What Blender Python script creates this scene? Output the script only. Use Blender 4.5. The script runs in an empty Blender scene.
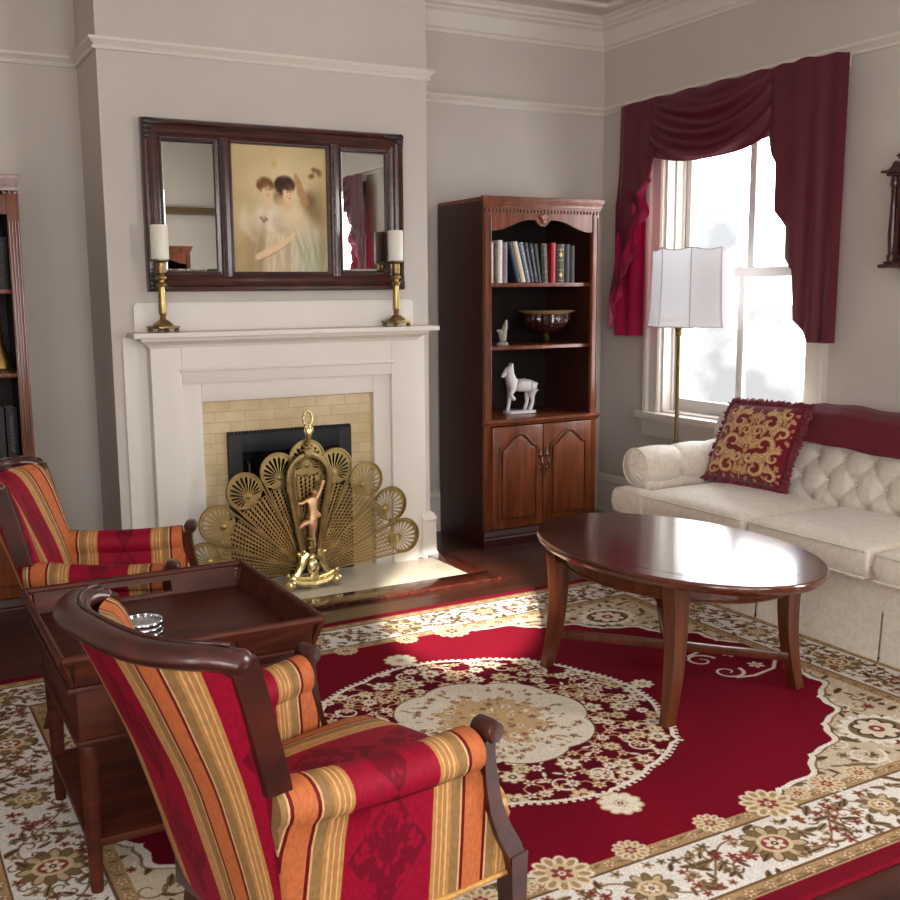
import bpy, bmesh, math, random
import numpy as np
from mathutils import Vector, Matrix
random.seed(7)
rng = np.random.default_rng(7)
PI = math.pi
scene = bpy.context.scene
COL = scene.collection

# ------------------------------------------------------------------ helpers
def lin(c):
    c = c / 255.0
    return c / 12.92 if c <= 0.04045 else ((c + 0.055) / 1.055) ** 2.4
def RGB(r, g, b): return (lin(r), lin(g), lin(b), 1.0)

class MB:
    """collects shapes into one mesh"""
    def __init__(s): s.bm = bmesh.new(); s.uv = None
    def verts(s, vs, fs):
        v = [s.bm.verts.new(p) for p in vs]
        for f in fs:
            try: s.bm.faces.new([v[i] for i in f])
            except ValueError: pass
        return v
    def box(s, x0, x1, y0, y1, z0, z1, bev=0.0, seg=2, M=None):
        t = bmesh.new()
        r = bmesh.ops.create_cube(t, size=1.0)
        for v in t.verts:
            v.co = Vector(((x0+x1)/2 + v.co.x*(x1-x0), (y0+y1)/2 + v.co.y*(y1-y0), (z0+z1)/2 + v.co.z*(z1-z0)))
        if bev > 0:
            bmesh.ops.bevel(t, geom=list(t.edges), offset=bev, segments=seg, profile=0.6, affect='EDGES')
        s.merge(t, M)
        return s
    def merge(s, t, M=None):
        if M is not None: bmesh.ops.transform(t, matrix=M, verts=list(t.verts))
        me = bpy.data.meshes.new('tmp'); t.to_mesh(me); t.free()
        s.bm.from_mesh(me); bpy.data.meshes.remove(me)
    def grid(s, fn, nu, nv, cu=False, cv=False, flip=False):
        """fn(u,v), u and v in 0..1"""
        us = [i/(nu if cu else nu-1) for i in range(nu)]
        vs = [j/(nv if cv else nv-1) for j in range(nv)]
        V = [[s.bm.verts.new(fn(u, v)) for v in vs] for u in us]
        for i in range(nu if cu else nu-1):
            for j in range(nv if cv else nv-1):
                q = [V[i][j], V[(i+1) % nu][j], V[(i+1) % nu][(j+1) % nv], V[i][(j+1) % nv]]
                if flip: q.reverse()
                try: s.bm.faces.new(q)
                except ValueError: pass
        return V
    def lathe(s, prof, seg=32, c=(0, 0, 0), M=None, cap=True):
        t = MB()
        V = []
        for r, z in prof:
            V.append([t.bm.verts.new((r*math.cos(2*PI*k/seg), r*math.sin(2*PI*k/seg), z)) for k in range(seg)])
        for i in range(len(V)-1):
            for k in range(seg):
                t.bm.faces.new([V[i][k], V[i][(k+1) % seg], V[i+1][(k+1) % seg], V[i+1][k]])
        if cap:
            if prof[0][0] > 1e-5: t.bm.faces.new(list(reversed(V[0])))
            if prof[-1][0] > 1e-5: t.bm.faces.new(V[-1])
        bmesh.ops.remove_doubles(t.bm, verts=list(t.bm.verts), dist=1e-6)
        T = Matrix.Translation(c)
        if M is not None: T = T @ M
        s.merge(t.bm, T)
        return s
    def tube(s, pts, rad, seg=10, cap=True, flat=None):
        """swept round (or elliptical: flat=(up vector, a, b)) section along pts"""
        pts = [Vector(p) for p in pts]; n = len(pts)
        if not hasattr(rad, '__len__'): rad = [rad]*n
        T = []
        for i in range(n):
            d = (pts[min(i+1, n-1)] - pts[max(i-1, 0)])
            T.append(d.normalized() if d.length > 0 else Vector((0, 0, 1)))
        up = Vector((0, 0, 1)) if abs(T[0].z) < .9 else Vector((1, 0, 0))
        if flat: up = Vector(flat[0])
        N = (up - T[0]*up.dot(T[0])).normalized()
        rings = []
        for i in range(n):
            if flat:
                N = (up - T[i]*up.dot(T[i])).normalized()
            else:
                N = (N - T[i]*N.dot(T[i])).normalized()
            B = T[i].cross(N)
            a, b = (flat[1], flat[2]) if flat else (1, 1)
            rings.append([s.bm.verts.new(pts[i] + (N*math.cos(2*PI*k/seg)*a + B*math.sin(2*PI*k/seg)*b)*rad[i]) for k in range(seg)])
        for i in range(n-1):
            for k in range(seg):
                s.bm.faces.new([rings[i][k], rings[i][(k+1) % seg], rings[i+1][(k+1) % seg], rings[i+1][k]])
        if cap:
            s.bm.faces.new(list(reversed(rings[0]))); s.bm.faces.new(rings[-1])
        return s
    def sweep(s, pts, secs, cap=True):
        """list of 3-D section loops (all same length) joined in order"""
        R = [[s.bm.verts.new(p) for p in sec] for sec in secs]
        m = len(R[0])
        for i in range(len(R)-1):
            for k in range(m):
                s.bm.faces.new([R[i][k], R[i][(k+1) % m], R[i+1][(k+1) % m], R[i+1][k]])
        if cap:
            s.bm.faces.new(list(reversed(R[0]))); s.bm.faces.new(R[-1])
        return s
    def prism(s, poly, fn, a, b, bev=0.0):
        """poly of 2-D points extruded from a to b; fn(p,q,h)->xyz"""
        t = bmesh.new()
        A = [t.verts.new(fn(p, q, a)) for p, q in poly]; B = [t.verts.new(fn(p, q, b)) for p, q in poly]
        t.faces.new(list(reversed(A))); t.faces.new(B)
        n = len(poly)
        for i in range(n): t.faces.new([A[i], A[(i+1) % n], B[(i+1) % n], B[i]])
        bmesh.ops.recalc_face_normals(t, faces=list(t.faces))
        if bev > 0:
            bmesh.ops.bevel(t, geom=[e for e in t.edges if e.calc_face_angle(0) > .5], offset=bev, segments=2, profile=.6, affect='EDGES')
        s.merge(t)
        return s
    def molding(s, path, prof, closed=False, z0=0.0):
        """path: plan polyline (x,y), room on the right hand side; prof: (out, z) open or closed loop"""
        n = len(path); secs = []
        for i in range(n):
            p = Vector(path[i])
            def nrm(a, b):
                d = (Vector(b)-Vector(a)).normalized(); return Vector((d.y, -d.x))
            if closed or 0 < i < n-1:
                n1 = nrm(path[(i-1) % n], path[i]); n2 = nrm(path[i], path[(i+1) % n])
                m = (n1+n2); m = m / max(1e-6, (1 + n1.dot(n2)))
            elif i == 0: m = nrm(path[0], path[1])
            else: m = nrm(path[-2], path[-1])
            secs.append([(p.x+m.x*o, p.y+m.y*o, z+z0) for o, z in prof])
        if closed: secs.append(secs[0])
        s.sweep(None, secs, cap=not closed)
        return s
    def ball(s, c, r, sc=(1, 1, 1), u=16, v=10, M=None):
        t = bmesh.new(); bmesh.ops.create_uvsphere(t, u_segments=u, v_segments=v, radius=r)
        T = Matrix.Translation(c)
        if M is not None: T = T @ M
        s.merge(t, T @ Matrix.Diagonal((sc[0], sc[1], sc[2], 1)))
        return s
    def cushion(s, fn, z0, z1, crown=.02, n=16, nu=26, nv=26, pw=.4, bcrown=0.0):
        """soft block over the plan fn(a,b), a,b in -1..1"""
        mid, half = (z0+z1)/2, (z1-z0)/2
        def prm(t):
            t = 2*t-1; return math.sin(t*PI/2)*.6 + t*.4 if abs(t) < 1 else t
        def q(a, b): return max(0, (1-abs(a)**n))*max(0, (1-abs(b)**n))
        def top(u, v):
            a, b = prm(u), prm(v); x, y = fn(a, b)
            return (x, y, mid + half*q(a, b)**pw + crown*(1-a*a)*(1-b*b))
        def bot(u, v):
            a, b = prm(u), prm(v); x, y = fn(a, b)
            return (x, y, mid - half*q(a, b)**pw - bcrown*(1-a*a)*(1-b*b))
        s.grid(top, nu, nv); s.grid(bot, nu, nv, flip=True)
        bmesh.ops.remove_doubles(s.bm, verts=list(s.bm.verts), dist=1e-5)
        return s
    def build(s, name, m, parent=None, sharp=35, fixn=True, uvfn=None, smooth=True):
        if fixn: bmesh.ops.recalc_face_normals(s.bm, faces=list(s.bm.faces))
        me = bpy.data.meshes.new(name); s.bm.to_mesh(me); s.bm.free()
        if smooth:
            me.polygons.foreach_set('use_smooth', [True]*len(me.polygons))
            me.set_sharp_from_angle(angle=math.radians(sharp))
        if uvfn:
            L = me.uv_layers.new(name='UVMap')
            for lp in me.loops: L.data[lp.index].uv = uvfn(me.vertices[lp.vertex_index].co)
        if m: me.materials.append(m)
        o = bpy.data.objects.new(name, me); COL.objects.link(o)
        if parent: o.parent = parent
        return o

def thing(name, label, cat, loc=(0, 0, 0), rz=0, group=None):
    o = bpy.data.objects.new(name, None); COL.objects.link(o)
    o.empty_display_size = .1
    o.location = loc; o.rotation_euler = (0, 0, rz); o['label'] = label; o['category'] = cat
    if group: o['group'] = group
    return o
def tag(o, label, cat, group=None):
    o['label'] = label; o['category'] = cat
    if group: o['group'] = group
    return o
def struct(o): o['kind'] = 'structure'; return o
def dup(root, loc, rz, label, group=None):
    r = root.copy(); COL.objects.link(r); r.location = loc; r.rotation_euler = (0, 0, rz); r['label'] = label
    if group: r['group'] = group
    for ch in list(root.children):
        c = ch.copy(); COL.objects.link(c); c.parent = r
        for g in ch.children:
            d = g.copy(); COL.objects.link(d); d.parent = c
    return r
def bake_skin(name, verts, edges, radii, m, parent, sub=2, root=0):
    me = bpy.data.meshes.new(name); me.from_pydata([Vector(v) for v in verts], edges, [])
    o = bpy.data.objects.new(name, me); COL.objects.link(o)
    md = o.modifiers.new('s', 'SKIN'); md.use_smooth_shade = True
    for i, r in enumerate(radii):
        r = r if hasattr(r, '__len__') else (r, r)
        me.skin_vertices[0].data[i].radius = r
        me.skin_vertices[0].data[i].use_root = (i == root)
    s2 = o.modifiers.new('b', 'SUBSURF'); s2.levels = sub; s2.render_levels = sub
    dg = bpy.context.evaluated_depsgraph_get(); dg.update()
    nm = bpy.data.meshes.new_from_object(o.evaluated_get(dg))
    o.modifiers.clear(); o.data = nm; nm.name = name
    nm.materials.clear(); nm.materials.append(m)
    nm.polygons.foreach_set('use_smooth', [True]*len(nm.polygons))
    if parent: o.parent = parent
    return o

# ------------------------------------------------------------------ materials
def newmat(name):
    m = bpy.data.materials.new(name); m.use_nodes = True
    nt = m.node_tree; b = nt.nodes['Principled BSDF']
    return m, nt, b
def N(nt, t, **kw):
    n = nt.nodes.new(t)
    for k, v in kw.items():
        if k in n.inputs.keys() if hasattr(n.inputs, 'keys') else False: n.inputs[k].default_value = v
        else: setattr(n, k, v)
    return n
def ramp(nt, stops, interp='LINEAR'):
    n = nt.nodes.new('ShaderNodeValToRGB'); e = n.color_ramp; e.interpolation = interp
    while len(e.elements) > 1: e.elements.remove(e.elements[-1])
    e.elements[0].position = stops[0][0]; e.elements[0].color = stops[0][1]
    for p, c in stops[1:]:
        k = e.elements.new(p); k.color = c
    return n
def coords(nt, scale=(1, 1, 1), kind='Object'):
    tc = nt.nodes.new('ShaderNodeTexCoord'); mp = nt.nodes.new('ShaderNodeMapping')
    mp.inputs['Scale'].default_value = scale
    nt.links.new(tc.outputs[kind], mp.inputs['Vector'])
    return mp.outputs['Vector']
def plain(name, col, rough=.5, metal=0, noise=0.0, nscale=30, bump=0.0, coat=0, spec=.5, sheen=0, emis=None):
    m, nt, b = newmat(name)
    b.inputs['Base Color'].default_value = col; b.inputs['Roughness'].default_value = rough; b.inputs['Metallic'].default_value = metal
    b.inputs['Coat Weight'].default_value = coat; b.inputs['Specular IOR Level'].default_value = spec
    if sheen: b.inputs['Sheen Weight'].default_value = sheen
    if noise or bump:
        v = coords(nt); t = nt.nodes.new('ShaderNodeTexNoise'); t.inputs['Scale'].default_value = nscale; t.inputs['Detail'].default_value = 4
        nt.links.new(v, t.inputs['Vector'])
        if noise:
            d = tuple(max(0, c*(1-noise)) for c in col[:3])+(1,); l = tuple(min(1, c*(1+noise)) for c in col[:3])+(1,)
            r = ramp(nt, [(.3, d), (.7, l)]); nt.links.new(t.outputs['Fac'], r.inputs['Fac']); nt.links.new(r.outputs['Color'], b.inputs['Base Color'])
        if bump:
            bp = nt.nodes.new('ShaderNodeBump'); bp.inputs['Strength'].default_value = bump; bp.inputs['Distance'].default_value = .01
            nt.links.new(t.outputs['Fac'], bp.inputs['Height']); nt.links.new(bp.outputs['Normal'], b.inputs['Normal'])
    return m
def wood(name, c1, c2, rough=.3, scale=(30, 30, 2.5), coat=.3, spec=.5):
    m, nt, b = newmat(name)
    v = coords(nt, scale); t = nt.nodes.new('ShaderNodeTexNoise'); t.inputs['Scale'].default_value = 1.0; t.inputs['Detail'].default_value = 6; t.inputs['Distortion'].default_value = .6
    nt.links.new(v, t.inputs['Vector'])
    r = ramp(nt, [(.3, c1), (.7, c2)]); nt.links.new(t.outputs['Fac'], r.inputs['Fac']); nt.links.new(r.outputs['Color'], b.inputs['Base Color'])
    b.inputs['Roughness'].default_value = rough; b.inputs['Coat Weight'].default_value = coat; b.inputs['Coat Roughness'].default_value = .12
    b.inputs['Specular IOR Level'].default_value = spec
    return m

M = {}
M['wall'] = plain('wall_paint', RGB(202, 194, 186), .85, noise=.02, nscale=4, bump=.03)
M['ceil'] = plain('ceiling_paint', RGB(216, 209, 200), .9, noise=.015, nscale=3)
M['trim'] = plain('trim_paint', RGB(220, 213, 204), .45, noise=.01, nscale=8)
M['mantel'] = plain('mantel_paint', RGB(226, 220, 211), .4, noise=.012, nscale=6)
M['cherry'] = wood('cherry_wood', RGB(84, 38, 20), RGB(132, 69, 38), .32, (34, 34, 3))
M['cherry_dark'] = wood('cherry_wood_dark', RGB(46, 17, 12), RGB(64, 25, 17), .45, coat=.1)
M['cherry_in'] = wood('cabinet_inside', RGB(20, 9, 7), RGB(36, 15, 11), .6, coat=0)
M['mahog'] = wood('mahogany', RGB(52, 20, 14), RGB(88, 40, 28), .2, (25, 3, 25), coat=.8)
M['mahog_leg'] = wood('mahogany_leg', RGB(62, 26, 14), RGB(104, 52, 28), .28, coat=.4)
M['dark_mahog'] = wood('dark_mahogany', RGB(54, 22, 14), RGB(88, 40, 25), .48, (4, 30, 30), coat=.03, spec=.2)
M['rim_mahog'] = wood('mahogany_rim', RGB(62, 26, 16), RGB(98, 48, 30), .2, (25, 4, 25), coat=.8)
M['sash'] = plain('sash_paint', RGB(206, 202, 200), .4, noise=.01, nscale=8)
M['chair_wood'] = wood('chair_show_wood', RGB(42, 14, 9), RGB(74, 28, 19), .3, (12, 12, 12), coat=.2)
M['frame_wood'] = wood('frame_wood', RGB(40, 14, 11), RGB(76, 30, 22), .3, (6, 30, 30), coat=.4)
M['bead'] = plain('frame_bead', RGB(40, 22, 18), .4, noise=.3, nscale=80, coat=.1)
M['brass'] = plain('brass', RGB(176, 152, 100), .3, 1, noise=.12, nscale=25)
M['old_brass'] = plain('antique_brass', RGB(142, 122, 84), .38, 1, noise=.2, nscale=30)
M['screen_brass'] = plain('screen_brass', RGB(176, 156, 104), .32, 1, noise=.22, nscale=20)
M['bright_brass'] = plain('polished_brass', RGB(222, 205, 150), .25, 1, noise=.12, nscale=30)
M['bronze'] = plain('bronze_figure', RGB(222, 178, 136), .4, .8, noise=.1, nscale=40)
M['black'] = plain('black_metal', RGB(22, 23, 25), .5, .3, bump=.1, nscale=90)
M['black_glass'] = plain('dark_glass', RGB(12, 13, 15), .08, 0, noise=.05)
M['wax'] = plain('candle_wax', RGB(236, 232, 222), .5, noise=.02, nscale=10)
M['wax'].node_tree.nodes['Principled BSDF'].inputs['Subsurface Weight'].default_value = .3
M['mirror'] = plain('mirror_silver', RGB(205, 208, 204), .015, 1)
M['marble'] = plain('hearth_marble', RGB(218, 206, 184), .3, noise=.1, nscale=9, coat=.2)
M['silver'] = plain('silver', RGB(200, 202, 206), .15, 1)
M['porcelain'] = plain('white_glaze', RGB(226, 222, 224), .3, noise=.06, nscale=60, coat=.4)
M['stone'] = plain('grey_stone', RGB(160, 152, 142), .7, noise=.15, nscale=60, bump=.4)
M['gold'] = plain('gold_leaf', RGB(140, 116, 68), .45, 1, noise=.2, nscale=40)
M['pewter'] = plain('door_pull_metal', RGB(120, 104, 86), .3, 1)
M['amber'] = plain('amber_glass', RGB(52, 22, 16), .12, 0, noise=.3, nscale=25, coat=.7)
M['burgundy'] = plain('burgundy_wool', RGB(100, 12, 32), .9, noise=.25, nscale=140, bump=.4, sheen=.08)
M['fringe'] = plain('burgundy_fringe', RGB(112, 18, 38), .8, noise=.3, nscale=90, bump=.5, sheen=.3)

# curtain cloth: sateen burgundy
m, nt, b = newmat('burgundy_satin'); M['curtain'] = m
b.inputs['Base Color'].default_value = RGB(80, 18, 32); b.inputs['Roughness'].default_value = .5; b.inputs['Sheen Weight'].default_value = .08
b.inputs['Sheen Tint'].default_value = RGB(200, 90, 120)
v = coords(nt, (220, 220, 220)); t = N(nt, 'ShaderNodeTexNoise'); t.inputs['Scale'].default_value = 1; nt.links.new(v, t.inputs['Vector'])
bp_ = N(nt, 'ShaderNodeBump'); bp_.inputs['Strength'].default_value = .06; nt.links.new(t.outputs['Fac'], bp_.inputs['Height']); nt.links.new(bp_.outputs['Normal'], b.inputs['Normal'])
r = ramp(nt, [(.3, RGB(80, 13, 32)), (.7, RGB(98, 20, 40))]); nt.links.new(t.outputs['Fac'], r.inputs['Fac']); nt.links.new(r.outputs['Color'], b.inputs['Base Color'])
m, nt, b = newmat('crimson_lining_lit'); M['lining'] = m  # lining cloth, its colour brightened to carry the window highlight
v = coords(nt, (160, 160, 160)); t = N(nt, 'ShaderNodeTexNoise'); t.inputs['Scale'].default_value = 1; nt.links.new(v, t.inputs['Vector'])
r = ramp(nt, [(.3, RGB(164, 22, 72)), (.7, RGB(186, 32, 88))]); nt.links.new(t.outputs['Fac'], r.inputs['Fac']); nt.links.new(r.outputs['Color'], b.inputs['Base Color'])
b.inputs['Roughness'].default_value = .35

# glass panes
m = bpy.data.materials.new('window_glass'); m.use_nodes = True; M['glass'] = m; nt = m.node_tree
nt.nodes.remove(nt.nodes['Principled BSDF']); out = nt.nodes['Material Output']
tr = N(nt, 'ShaderNodeBsdfTransparent'); gl = N(nt, 'ShaderNodeBsdfGlossy'); gl.inputs['Roughness'].default_value = .02
fr = N(nt, 'ShaderNodeLayerWeight'); fr.inputs['Blend'].default_value = .5
pw = N(nt, 'ShaderNodeMath', operation='POWER'); pw.inputs[1].default_value = 5; nt.links.new(fr.outputs['Facing'], pw.inputs[0])
ms = N(nt, 'ShaderNodeMath', operation='MULTIPLY'); ms.inputs[1].default_value = .4; nt.links.new(pw.outputs[0], ms.inputs[0])
mx = N(nt, 'ShaderNodeMixShader'); nt.links.new(ms.outputs[0], mx.inputs['Fac']); nt.links.new(tr.outputs['BSDF'], mx.inputs[1]); nt.links.new(gl.outputs['BSDF'], mx.inputs[2])
nt.links.new(mx.outputs['Shader'], out.inputs['Surface'])

# lamp shade: diffuse + translucent
m = bpy.data.materials.new('shade_fabric'); m.use_nodes = True; M['shade'] = m; nt = m.node_tree
nt.nodes.remove(nt.nodes['Principled BSDF']); out = nt.nodes['Material Output']
d = N(nt, 'ShaderNodeBsdfDiffuse'); d.inputs['Color'].default_value = RGB(226, 224, 226)
tl = N(nt, 'ShaderNodeBsdfTranslucent'); tl.inputs['Color'].default_value = RGB(224, 224, 230)
mx = N(nt, 'ShaderNodeMixShader'); mx.inputs['Fac'].default_value = .3
v = coords(nt, (90, 90, 90)); t = N(nt, 'ShaderNodeTexNoise'); nt.links.new(v, t.inputs['Vector'])
r = ramp(nt, [(.3, RGB(206, 204, 204)), (.7, RGB(222, 220, 221))]); nt.links.new(t.outputs['Fac'], r.inputs['Fac']); nt.links.new(r.outputs['Color'], d.inputs['Color'])
nt.links.new(d.outputs['BSDF'], mx.inputs[1]); nt.links.new(tl.outputs['BSDF'], mx.inputs[2]); nt.links.new(mx.outputs['Shader'], out.inputs['Surface'])

# floor planks (run along x)
m, nt, b = newmat('plank_floor'); M['floor'] = m
v = coords(nt); br = N(nt, 'ShaderNodeTexBrick'); br.inputs['Scale'].default_value = 1; br.inputs['Brick Width'].default_value = 1.6; br.inputs['Row Height'].default_value = .085
br.inputs['Mortar Size'].default_value = .0015; br.inputs['Color1'].default_value = RGB(54, 27, 20); br.inputs['Color2'].default_value = RGB(76, 40, 29); br.inputs['Mortar'].default_value = RGB(22, 10, 8)
nt.links.new(v, br.inputs['Vector'])
v2 = coords(nt, (3, 60, 60)); t = N(nt, 'ShaderNodeTexNoise'); t.inputs['Scale'].default_value = 1; t.inputs['Detail'].default_value = 5; nt.links.new(v2, t.inputs['Vector'])
mx = N(nt, 'ShaderNodeMix', data_type='RGBA', blend_type='MULTIPLY'); mx.inputs[0].default_value = .7
r = ramp(nt, [(.25, (.5, .5, .5, 1)), (.75, (1.25, 1.25, 1.25, 1))]); nt.links.new(t.outputs['Fac'], r.inputs['Fac'])
nt.links.new(br.outputs['Color'], mx.inputs[6]); nt.links.new(r.outputs['Color'], mx.inputs[7]); nt.links.new(mx.outputs[2], b.inputs['Base Color'])
b.inputs['Roughness'].default_value = .3; b.inputs['Coat Weight'].default_value = .2

# hearth tiles around the firebox (x-z plane)
m, nt, b = newmat('tan_tiles'); M['tiles'] = m
tc = N(nt, 'ShaderNodeTexCoord'); sp = N(nt, 'ShaderNodeSeparateXYZ'); cb = N(nt, 'ShaderNodeCombineXYZ')
nt.links.new(tc.outputs['Object'], sp.inputs[0]); nt.links.new(sp.outputs['X'], cb.inputs['X']); nt.links.new(sp.outputs['Z'], cb.inputs['Y'])
br = N(nt, 'ShaderNodeTexBrick'); br.inputs['Scale'].default_value = 1; br.inputs['Brick Width'].default_value = .155; br.inputs['Row Height'].default_value = .052
br.inputs['Mortar Size'].default_value = .0015; br.inputs['Color1'].default_value = RGB(212, 190, 146); br.inputs['Color2'].default_value = RGB(226, 208, 168); br.inputs['Mortar'].default_value = RGB(188, 166, 124)
nt.links.new(cb.outputs[0], br.inputs['Vector'])
t = N(nt, 'ShaderNodeTexNoise'); t.inputs['Scale'].default_value = 14; nt.links.new(cb.outputs[0], t.inputs['Vector'])
mx = N(nt, 'ShaderNodeMix', data_type='RGBA', blend_type='MULTIPLY'); mx.inputs[0].default_value = .5
r = ramp(nt, [(.3, (.75, .72, .66, 1)), (.7, (1, 1, 1, 1))]); nt.links.new(t.outputs['Fac'], r.inputs['Fac'])
nt.links.new(br.outputs['Color'], mx.inputs[6]); nt.links.new(r.outputs['Color'], mx.inputs[7]); nt.links.new(mx.outputs[2], b.inputs['Base Color'])
b.inputs['Roughness'].default_value = .3

# striped chair fabric: U of the UV map in stripe repeats, V in metres
m, nt, b = newmat('striped_fabric'); M['stripe'] = m
RED = RGB(140, 12, 40); RED2 = RGB(158, 28, 52); GLD = RGB(170, 119, 66); CRM = RGB(200, 162, 116); LIN = RGB(104, 16, 18); ORG = RGB(184, 102, 60); OLV = RGB(142, 108, 68); GLD2 = RGB(178, 126, 70)
uv = N(nt, 'ShaderNodeUVMap'); sp = N(nt, 'ShaderNodeSeparateXYZ'); nt.links.new(uv.outputs[0], sp.inputs[0])
fr = N(nt, 'ShaderNodeMath', operation='FRACT'); nt.links.new(sp.outputs['X'], fr.inputs[0])
# u=0 in the middle of the orange stripe, u=.5 in the middle of the red one
half = [(0, ORG), (.062, LIN), (.08, CRM), (.092, OLV), (.148, GLD2), (.166, CRM), (.176, GLD), (.198, CRM), (.207, GLD), (.228, CRM), (.236, GLD2), (.256, RED)]
st = list(half)
seq = [p for p, c in half[1:]]; cols = [c for p, c in half]
for k in range(len(half)-1, 0, -1): st.append((1-half[k][0], cols[k-1]))
rp = ramp(nt, st, 'CONSTANT'); nt.links.new(fr.outputs[0], rp.inputs['Fac'])
# damask figure inside the red stripe
sc = N(nt, 'ShaderNodeVectorMath', operation='MULTIPLY'); sc.inputs[1].default_value = (1, 1, 1)
cmb = N(nt, 'ShaderNodeCombineXYZ')
a1 = N(nt, 'ShaderNodeMath', operation='SUBTRACT'); a1.inputs[1].default_value = .5; nt.links.new(fr.outputs[0], a1.inputs[0])
a2 = N(nt, 'ShaderNodeMath', operation='ABSOLUTE'); nt.links.new(a1.outputs[0], a2.inputs[0])
nt.links.new(a2.outputs[0], cmb.inputs['X']); nt.links.new(sp.outputs['Y'], cmb.inputs['Y'])
mp = N(nt, 'ShaderNodeMapping'); mp.inputs['Scale'].default_value = (13, 24, 1); nt.links.new(cmb.outputs[0], mp.inputs['Vector'])
nz = N(nt, 'ShaderNodeTexNoise'); nz.inputs['Scale'].default_value = 1; nz.inputs['Detail'].default_value = 3; nt.links.new(mp.outputs[0], nz.inputs['Vector'])
# leaf mask: wide at the middle of a .24 m repeat
vv = N(nt, 'ShaderNodeMath', operation='PINGPONG'); vv.inputs[1].default_value = .13; nt.links.new(sp.outputs['Y'], vv.inputs[0])
wd = N(nt, 'ShaderNodeMath', operation='MULTIPLY'); wd.inputs[1].default_value = 1.7; nt.links.new(vv.outputs[0], wd.inputs[0])
lf = N(nt, 'ShaderNodeMath', operation='LESS_THAN'); nt.links.new(a2.outputs[0], lf.inputs[0]); nt.links.new(wd.outputs[0], lf.inputs[1])
th = N(nt, 'ShaderNodeMath', operation='GREATER_THAN'); th.inputs[1].default_value = .46; nt.links.new(nz.outputs['Fac'], th.inputs[0])
mk = N(nt, 'ShaderNodeMath', operation='MULTIPLY'); nt.links.new(lf.outputs[0], mk.inputs[0]); nt.links.new(th.outputs[0], mk.inputs[1])
inr = N(nt, 'ShaderNodeMath', operation='LESS_THAN'); inr.inputs[1].default_value = .235; nt.links.new(a2.outputs[0], inr.inputs[0])
mk2 = N(nt, 'ShaderNodeMath', operation='MULTIPLY'); nt.links.new(mk.outputs[0], mk2.inputs[0]); nt.links.new(inr.outputs[0], mk2.inputs[1])
mk3 = N(nt, 'ShaderNodeMath', operation='MULTIPLY'); mk3.inputs[1].default_value = .7; nt.links.new(mk2.outputs[0], mk3.inputs[0])
mx = N(nt, 'ShaderNodeMix', data_type='RGBA'); nt.links.new(mk3.outputs[0], mx.inputs[0]); nt.links.new(rp.outputs['Color'], mx.inputs[6]); mx.inputs[7].default_value = RGB(92, 10, 28)
# small mottling everywhere
mp2 = N(nt, 'ShaderNodeMapping'); mp2.inputs['Scale'].default_value = (60, 60, 1); nt.links.new(uv.outputs[0], mp2.inputs['Vector'])
n2 = N(nt, 'ShaderNodeTexNoise'); n2.inputs['Scale'].default_value = 1; n2.inputs['Detail'].default_value = 5; nt.links.new(mp2.outputs[0], n2.inputs['Vector'])
r2 = ramp(nt, [(.3, (.72, .72, .72, 1)), (.7, (1.12, 1.12, 1.12, 1))]); nt.links.new(n2.outputs['Fac'], r2.inputs['Fac'])
mx2 = N(nt, 'ShaderNodeMix', data_type='RGBA', blend_type='MULTIPLY'); mx2.inputs[0].default_value = .8; nt.links.new(mx.outputs[2], mx2.inputs[6]); nt.links.new(r2.outputs['Color'], mx2.inputs[7])
nt.links.new(mx2.outputs[2], b.inputs['Base Color'])
b.inputs['Roughness'].default_value = .6; b.inputs['Specular IOR Level'].default_value = .14
M['welt'] = plain('gold_welt', RGB(190, 142, 72), .5, noise=.2, nscale=90)

# cream sofa cloth with a faint tone-on-tone figure
m, nt, b = newmat('cream_damask'); M['sofa'] = m
v = coords(nt, (26, 26, 26)); t = N(nt, 'ShaderNodeTexNoise'); t.inputs['Scale'].default_value = 1; t.inputs['Detail'].default_value = 2; t.inputs['Distortion'].default_value = 1.5; nt.links.new(v, t.inputs['Vector'])
r = ramp(nt, [(.42, RGB(216, 206, 190)), (.5, RGB(222, 213, 199)), (.6, RGB(226, 218, 206))]); nt.links.new(t.outputs['Fac'], r.inputs['Fac']); nt.links.new(r.outputs['Color'], b.inputs['Base Color'])
b.inputs['Roughness'].default_value = .55; b.inputs['Sheen Weight'].default_value = .3
v2 = coords(nt, (60, 60, 60)); t2 = N(nt, 'ShaderNodeTexNoise'); nt.links.new(v2, t2.inputs['Vector'])
bb = N(nt, 'ShaderNodeBump'); bb.inputs['Strength'].default_value = .08; bb.inputs['Distance'].default_value = .01; nt.links.new(t2.outputs['Fac'], bb.inputs['Height']); nt.links.new(bb.outputs['Normal'], b.inputs['Normal'])

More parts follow.
